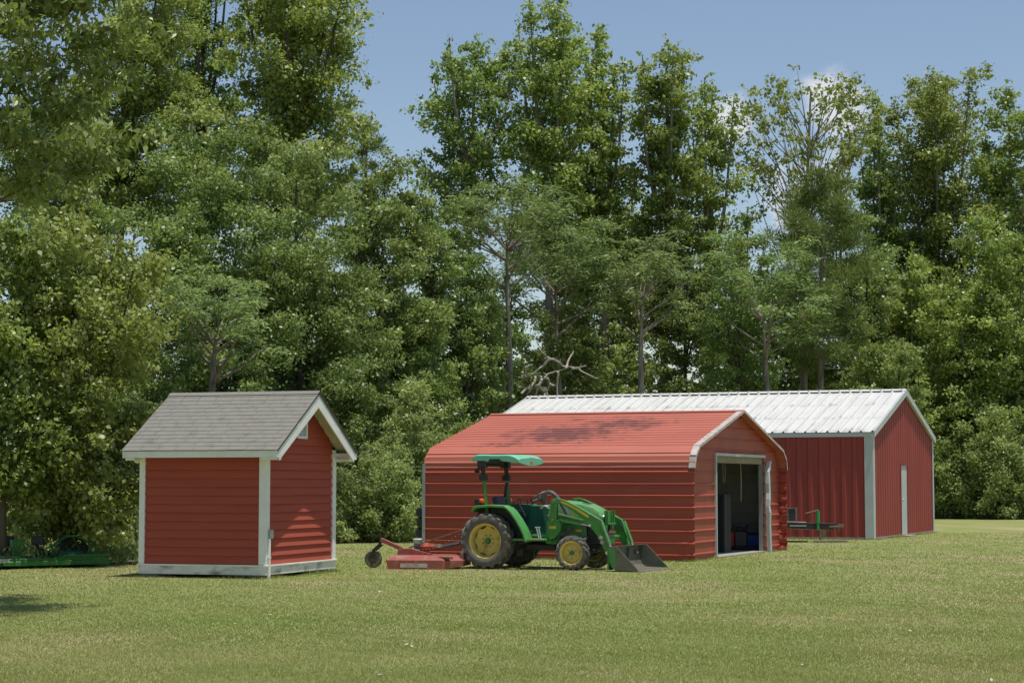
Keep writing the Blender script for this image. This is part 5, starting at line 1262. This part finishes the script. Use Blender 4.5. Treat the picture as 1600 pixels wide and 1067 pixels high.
def leaf_cloud(rng, C, Rr, kd, kind, per_area, puff_t):
    """leaves spread over the puffs: C centres (n,3), Rr radii (n,)"""
    la = kd['l'] * kd['w'] * .5 * kd.get('sc', 1) ** 2
    cnt = np.maximum(6, (per_area * 4 * Rr ** 2 / la * (.5 if kd['flat'] < .4 else 1)).astype(int))
    idx = np.repeat(np.arange(len(C)), cnt); n = len(idx)
    v = rng.normal(size=(n, 3)); v /= np.linalg.norm(v, axis=1)[:, None]
    v[:, 2] = np.where(rng.random(n) < .35, np.abs(v[:, 2]), v[:, 2])
    rad = rng.random(n) ** .45 * (1 + .22 * rng.normal(size=n))
    p = v * rad[:, None]; p[:, 2] *= kd['flat']
    if kd['flat'] < .4: p[:, 2] -= .35 * (p[:, 0] ** 2 + p[:, 1] ** 2) * .5
    pos = C[idx] + p * Rr[idx][:, None]
    sz = (.50 + 1.0 * rng.random(n) ** 1.3) * kd.get('sc', 1)
    if kind == 'pine':
        d = v + rng.normal(0, .35, (n, 3)); d[:, 2] += .35
    elif kind == 'mimosa':
        d = v * np.array([1, 1, .2]) + rng.normal(0, .5, (n, 3)) * np.array([1, 1, .35]); d[:, 2] -= .22
    else:
        d = rng.normal(size=(n, 3)) + v * .5; d[:, 2] -= kd['hang'] * 1.6
    d /= np.linalg.norm(d, axis=1)[:, None]
    nrm = rng.normal(0, .75, (n, 3)) + v * .55 + np.array([.15, -.25, .45 if kind != 'mimosa' else 1.2])
    s = np.cross(d, nrm); s /= (np.linalg.norm(s, axis=1)[:, None] + 1e-9)
    up = np.cross(s, d)
    hl = (kd['l'] * sz / 2)[:, None]; hw = (kd['w'] * sz / 2)[:, None]
    fold = up * hw * .35
    V = np.stack([pos - d * hl, pos + s * hw - d * hl * .15 + fold, pos + d * hl, pos - s * hw - d * hl * .15 + fold], 1).reshape(-1, 3)
    tint = np.clip(puff_t[idx] + rng.normal(0, .27, n) + .12 * v[:, 2], 0, 1)
    return V, tint
def make_tree(kind, name, x, y, top, bot, rad, dens, label, seed):
    rng = np.random.default_rng(seed); kd = dict(KIND[kind]); kd['sc'] = 1.0 if kind == 'big' else min(1.0, max(.62, y / 72)); rr = random.Random(seed)
    root = empty(name, (x, y, 0), 0, label, 'shrub' if kind == 'bush' else 'tree', 'shrubs along the edge of the lawn' if kind == 'bush' else 'trees of the treeline')
    H = top - bot; C = []; PR = []; PT = []
    tb = MB()
    lean = (rr.uniform(-.03, .03) * top, rr.uniform(-.03, .03) * top)
    if x < -9.1 and kind == 'gum' and y < 36: lean = (.55, .2)
    def tp(z):
        f = z / top
        return Vector((lean[0] * f + .10 * math.sin(f * 5 + seed) * f, lean[1] * f + .10 * math.cos(f * 4 + seed) * f, z))
    r0 = {'bush': .03, 'big': .16, 'mimosa': .22, 'pine': .17}.get(kind, .05 + .0085 * top)
    if kind == 'gum' and y < 40: r0 = .085
    nseg = 9; ztop = top - .12 * H if kind != 'mimosa' else bot + .35 * H
    if kind != 'bush':
        path = [tp(ztop * k / nseg) for k in range(nseg + 1)]; path[0].z = -.15
        tb.tube(path, [r0 * (1.25 if k == 0 else 1) * (1 - .82 * k / nseg) for k in range(nseg + 1)], 8)
    area = 2 * rad * H
    pr0 = kd['pr'] * rad * (1 if kind in ('mimosa', 'bush') else (.65 + .7 * min(1, H / (4 * rad))))
    pr0 = max(pr0, .22)
    nb = int(kd['nb'] * dens * max(16, 2.6 * area / (pr0 * pr0 * 3.2) ** .92 * .55))
    nb = min(nb, 210)
    ga = 2.39996; tmean = rr.uniform(.30, .52)
    leaders = [(1.0, 1.0, 0, 0)]
    if kind == 'gum' and rad > .9:
        leaders = [(.66, 1.0, 0, 0), (.66, .97, 0, 0)]
        a0 = rr.uniform(0, 6.28)
        for q in range(3 if rad < 1.6 else 5):
            aa = a0 + q * 2 * math.pi / (3 if rad < 1.6 else 5) + rr.uniform(-.4, .4); ro = rad * rr.uniform(.46, .74)
            leaders.append((.50, rr.uniform(.68, .97), math.cos(aa) * ro, math.sin(aa) * ro))
    elif kind == 'oak':
        leaders = [(.85, 1.0, 0, 0), (.85, .95, 0, 0)]
        for q in range(4):
            aa = rr.uniform(0, 6.28); leaders.append((.60, rr.uniform(.6, .95), math.cos(aa) * rad * .5, math.sin(aa) * rad * .5))
    for i in range(nb):
        t = (i + rr.random()) / nb
        if kind == 'mimosa': t = .25 + .75 * t ** .6
        if kind == 'sparse': t = .15 + .85 * t ** .7
        az = i * ga + rr.uniform(-.5, .5)
        ld = leaders[i % len(leaders)]
        lr, lt, lx, ly = ld
        Rm = rad * lr * kd['prof'](t) * rr.choice([.72, .85, .95, 1.0, 1.04, 1.14]) * (.78 + .5 * (.5 + .5 * MN.noise(Vector((math.cos(az) * 1.3 + seed, math.sin(az) * 1.3, t * 4.5)))) )
        z = bot + t * H * lt + rr.uniform(-.1, .1)
        el = R(kd['el'] * rr.uniform(.7, 1.2)) * (1 if kind != 'pine' else (1 - 1.2 * (1 - t) + .8))
        start_z = max(z - Rm * math.tan(min(el, R(70))), bot * .55 if kind != 'sparse' else bot * .5, .05 if kind == 'bush' else .3)
        start_z = min(start_z, ztop)
        a = tp(start_z) if kind != 'bush' else Vector((rr.uniform(-.3, .3) * rad, rr.uniform(-.3, .3) * rad, -.05))
        c0 = tp(z) + Vector((lx, ly, 0)) * (.5 + .5 * t)
        e = Vector((c0.x + math.cos(az) * Rm, c0.y + math.sin(az) * Rm, z))
        mid = a.lerp(e, .5) + Vector((0, 0, -.06 * Rm))
        rb = max(.012, r0 * .34 * (1 - .75 * t) * (Rm / rad)) if kind != 'sparse' else .035
        if kind == 'big': rb *= .35
        pts = [a, a.lerp(mid, .5) + Vector((rr.uniform(-.05, .05), rr.uniform(-.05, .05), 0)), mid, mid.lerp(e, .6), e]
        tb.tube(pts, [rb, rb * .8, rb * .6, rb * .4, rb * .15], 5)
        fr_ = {'pine': (.62, .84, 1.0), 'mimosa': (.6, .85, 1.0), 'sparse': (.7, .85, 1.0), 'bush': (.6, .8, 1.0)}.get(kind, (.48, .68, .86, 1.0))
        bt = rr.gauss(tmean, .18)
        for f in fr_:
            c = a.lerp(e, f) if kind == 'bush' else (mid.lerp(e, (f - .5) * 2) if f > .5 else a.lerp(mid, f * 2))
            j = pr0 * .55
            c = c + Vector((rr.uniform(-j, j), rr.uniform(-j, j), rr.uniform(-j, j) * .7))
            if c.z < .10: c.z = .12 + rr.random() * .15
            pr_ = pr0 * rr.uniform(.7, 1.25) * (.85 if f < .6 else 1)
            if t > .88 and kind in ('gum', 'pine', 'sparse'): pr_ *= .72
            C.append(tuple(c)); PR.append(pr_); PT.append(bt + rr.gauss(0, .08))
            if kind in ('gum', 'oak', 'sparse', 'big') and rr.random() < .35:      # side twig with its own spray
                a2 = az + rr.choice([-1, 1]) * rr.uniform(.5, 1.1); q = c + Vector((math.cos(a2), math.sin(a2), rr.uniform(-.2, .5))) * pr_ * 1.5
                tb.tube([c, q], [rb * .3, rb * .1], 4); C.append(tuple(q)); PR.append(pr_ * .62); PT.append(bt + .1)
    if kind in ('gum', 'pine'):      # leader
        for k in range(6):
            zz = top - .13 * H * k / 5 * 1.2; c = tp(min(zz, top)); C.append((c.x + rr.uniform(-.08, .08), c.y + rr.uniform(-.08, .08), zz - .15)); PR.append(pr0 * (.35 + .08 * k)); PT.append(.5)
    for (lr, lt, lx, ly) in leaders[2:]:
        zt_ = bot + H * lt; c = tp(zt_) + Vector((lx, ly, 0)); p0_ = tp(bot + .25 * H)
        tb.tube([p0_, p0_.lerp(c, .5) + Vector((lx * .2, ly * .2, 0)), c], [r0 * .4, r0 * .25, .02], 5)
        for k in range(5): C.append((c.x + rr.uniform(-.08, .08), c.y + rr.uniform(-.08, .08), zt_ - k * .3)); PR.append(pr0 * (.36 + .09 * k)); PT.append(.5)
    tk = tb.build('trunk' if kind != 'bush' else 'stem', 'bark_grey' if kind in ('mimosa', 'sparse', 'pine') or (kind == 'gum' and y > 70) else 'bark', root, angle=60, recalc=False)
    per = {'gum': .66, 'oak': .78, 'big': .80, 'sparse': .65, 'mimosa': .85, 'pine': .85, 'bush': 1.0}[kind]
    V, tint = leaf_cloud(rng, np.array(C), np.array(PR), kd, kind, per * (.5 + .5 * dens), np.array(PT))
    if x < 30: V[:, 2] = np.maximum(V[:, 2], .01)
    o = bpy.data.objects.new('crown', quad_mesh('crown', V, LM['light' if 'yellow-green' in label or 'light green' in label else kind], tint)); col.objects.link(o); o.parent = root
    return len(tint)
total = 0
for i, rec in enumerate(TREES):
    total += make_tree(*rec, seed=100 + i)
# distant wood that closes the view behind the treeline
rng = np.random.default_rng(77)
nw = 1500
wx = rng.uniform(-75, 90, nw); wy = rng.uniform(100, 118, nw) ; wz = rng.random(nw) ** .8 * (7.8 + 1.3 * np.sin(wx * .35) + .8 * np.sin(wx * 1.1))
V, tint = leaf_cloud(rng, np.stack([wx, wy, np.maximum(wz, .5)], 1), rng.uniform(.7, 1.3, nw), dict(l=.42, w=.30, flat=.8, hang=.1), 'oak', .9, np.clip(rng.normal(.4, .15, nw), 0, 1))
V[:, 2] = np.maximum(V[:, 2], 0)
o = bpy.data.objects.new('distant_woods', quad_mesh('distant_woods', V, LM['woods'], tint)); col.objects.link(o)
tag(o, 'far low wood seen through the gaps below the treeline', 'woods', kind='stuff')
total += len(tint)
# weeds and seedlings on the forest floor just past the mown edge
nw = 900
t_ = rng.random(nw); wx = rng.uniform(-12, 27, nw); wy = lawn_edge(wx) + .2 + rng.random(nw) ** 2 * 5
keep = ~((wx > -2.2) & (wx < 15.5)); wx, wy = wx[keep], wy[keep]; nw = len(wx)
V, tint = leaf_cloud(rng, np.stack([wx, wy, .10 + .1 * rng.random(nw)], 1), rng.uniform(.12, .38, nw), dict(l=.14, w=.04, flat=.8, hang=-.6), 'oak', .55, np.clip(rng.normal(.5, .2, nw), 0, 1))
V[:, 2] = np.maximum(V[:, 2], -.005)
o = bpy.data.objects.new('undergrowth', quad_mesh('undergrowth', V, LM['bush'], tint)); col.objects.link(o)
tag(o, 'low weeds and seedlings along the edge of the mown lawn', 'undergrowth', kind='stuff')
# fallen dead branches above the barn roof line
dt = empty('dead_tree', (1.1, 64.9, 0), 0, 'bare grey dead branches sprawling just above the left end of the white roof', 'dead tree', 'trees of the treeline')
b = MB(); b.tube(smooth_path([(.5, 0, -.1), (.45, 0, 2.0), (.2, 0, 3.6), (-.05, -.1, 4.7)]), .10, 8); b.build('trunk', 'dead_wood', dt)
def zz(px, py, yy=64.6):
    return ((px - 800) * yy / 3029 - 1.1, yy - 64.9, 1.5 + (755 - py) * yy / 3029 * 1.004)
for P_ in ([(845, 575), (862, 561), (880, 572), (903, 577), (925, 589), (934, 592)], [(812, 592), (825, 588), (843, 576), (860, 560)], [(811, 606), (830, 607), (842, 602), (855, 585), (872, 581), (884, 577)],
           [(842, 602), (851, 614), (852, 628)], [(838, 590), (830, 605), (820, 622)], [(853, 590), (858, 600), (850, 622)], [(858, 600), (867, 603)], [(884, 577), (889, 562), (896, 550)], [(895, 577), (915, 571)],
           [(872, 581), (870, 605), (871, 640)], [(825, 588), (822, 575), (832, 570)], [(846, 592), (838, 612), (832, 630)], [(815, 615), (828, 604)], [(862, 561), (852, 556), (846, 548)]):
    b = MB(); n = len(P_); pts = smooth_path([zz(p[0], p[1], 64.5 + .25 * math.sin(i * 2.1 + P_[0][0])) for i, p in enumerate(P_)], 4)
    pts = [p + Vector((rnd.uniform(-.03, .03), 0, rnd.uniform(-.03, .03))) for p in pts]
    b.tube(pts, [.045 - .032 * i / len(pts) for i in range(len(pts))], 6); b.build('branch', 'dead_wood', dt)
print('leaves', total)
#<TREECODE
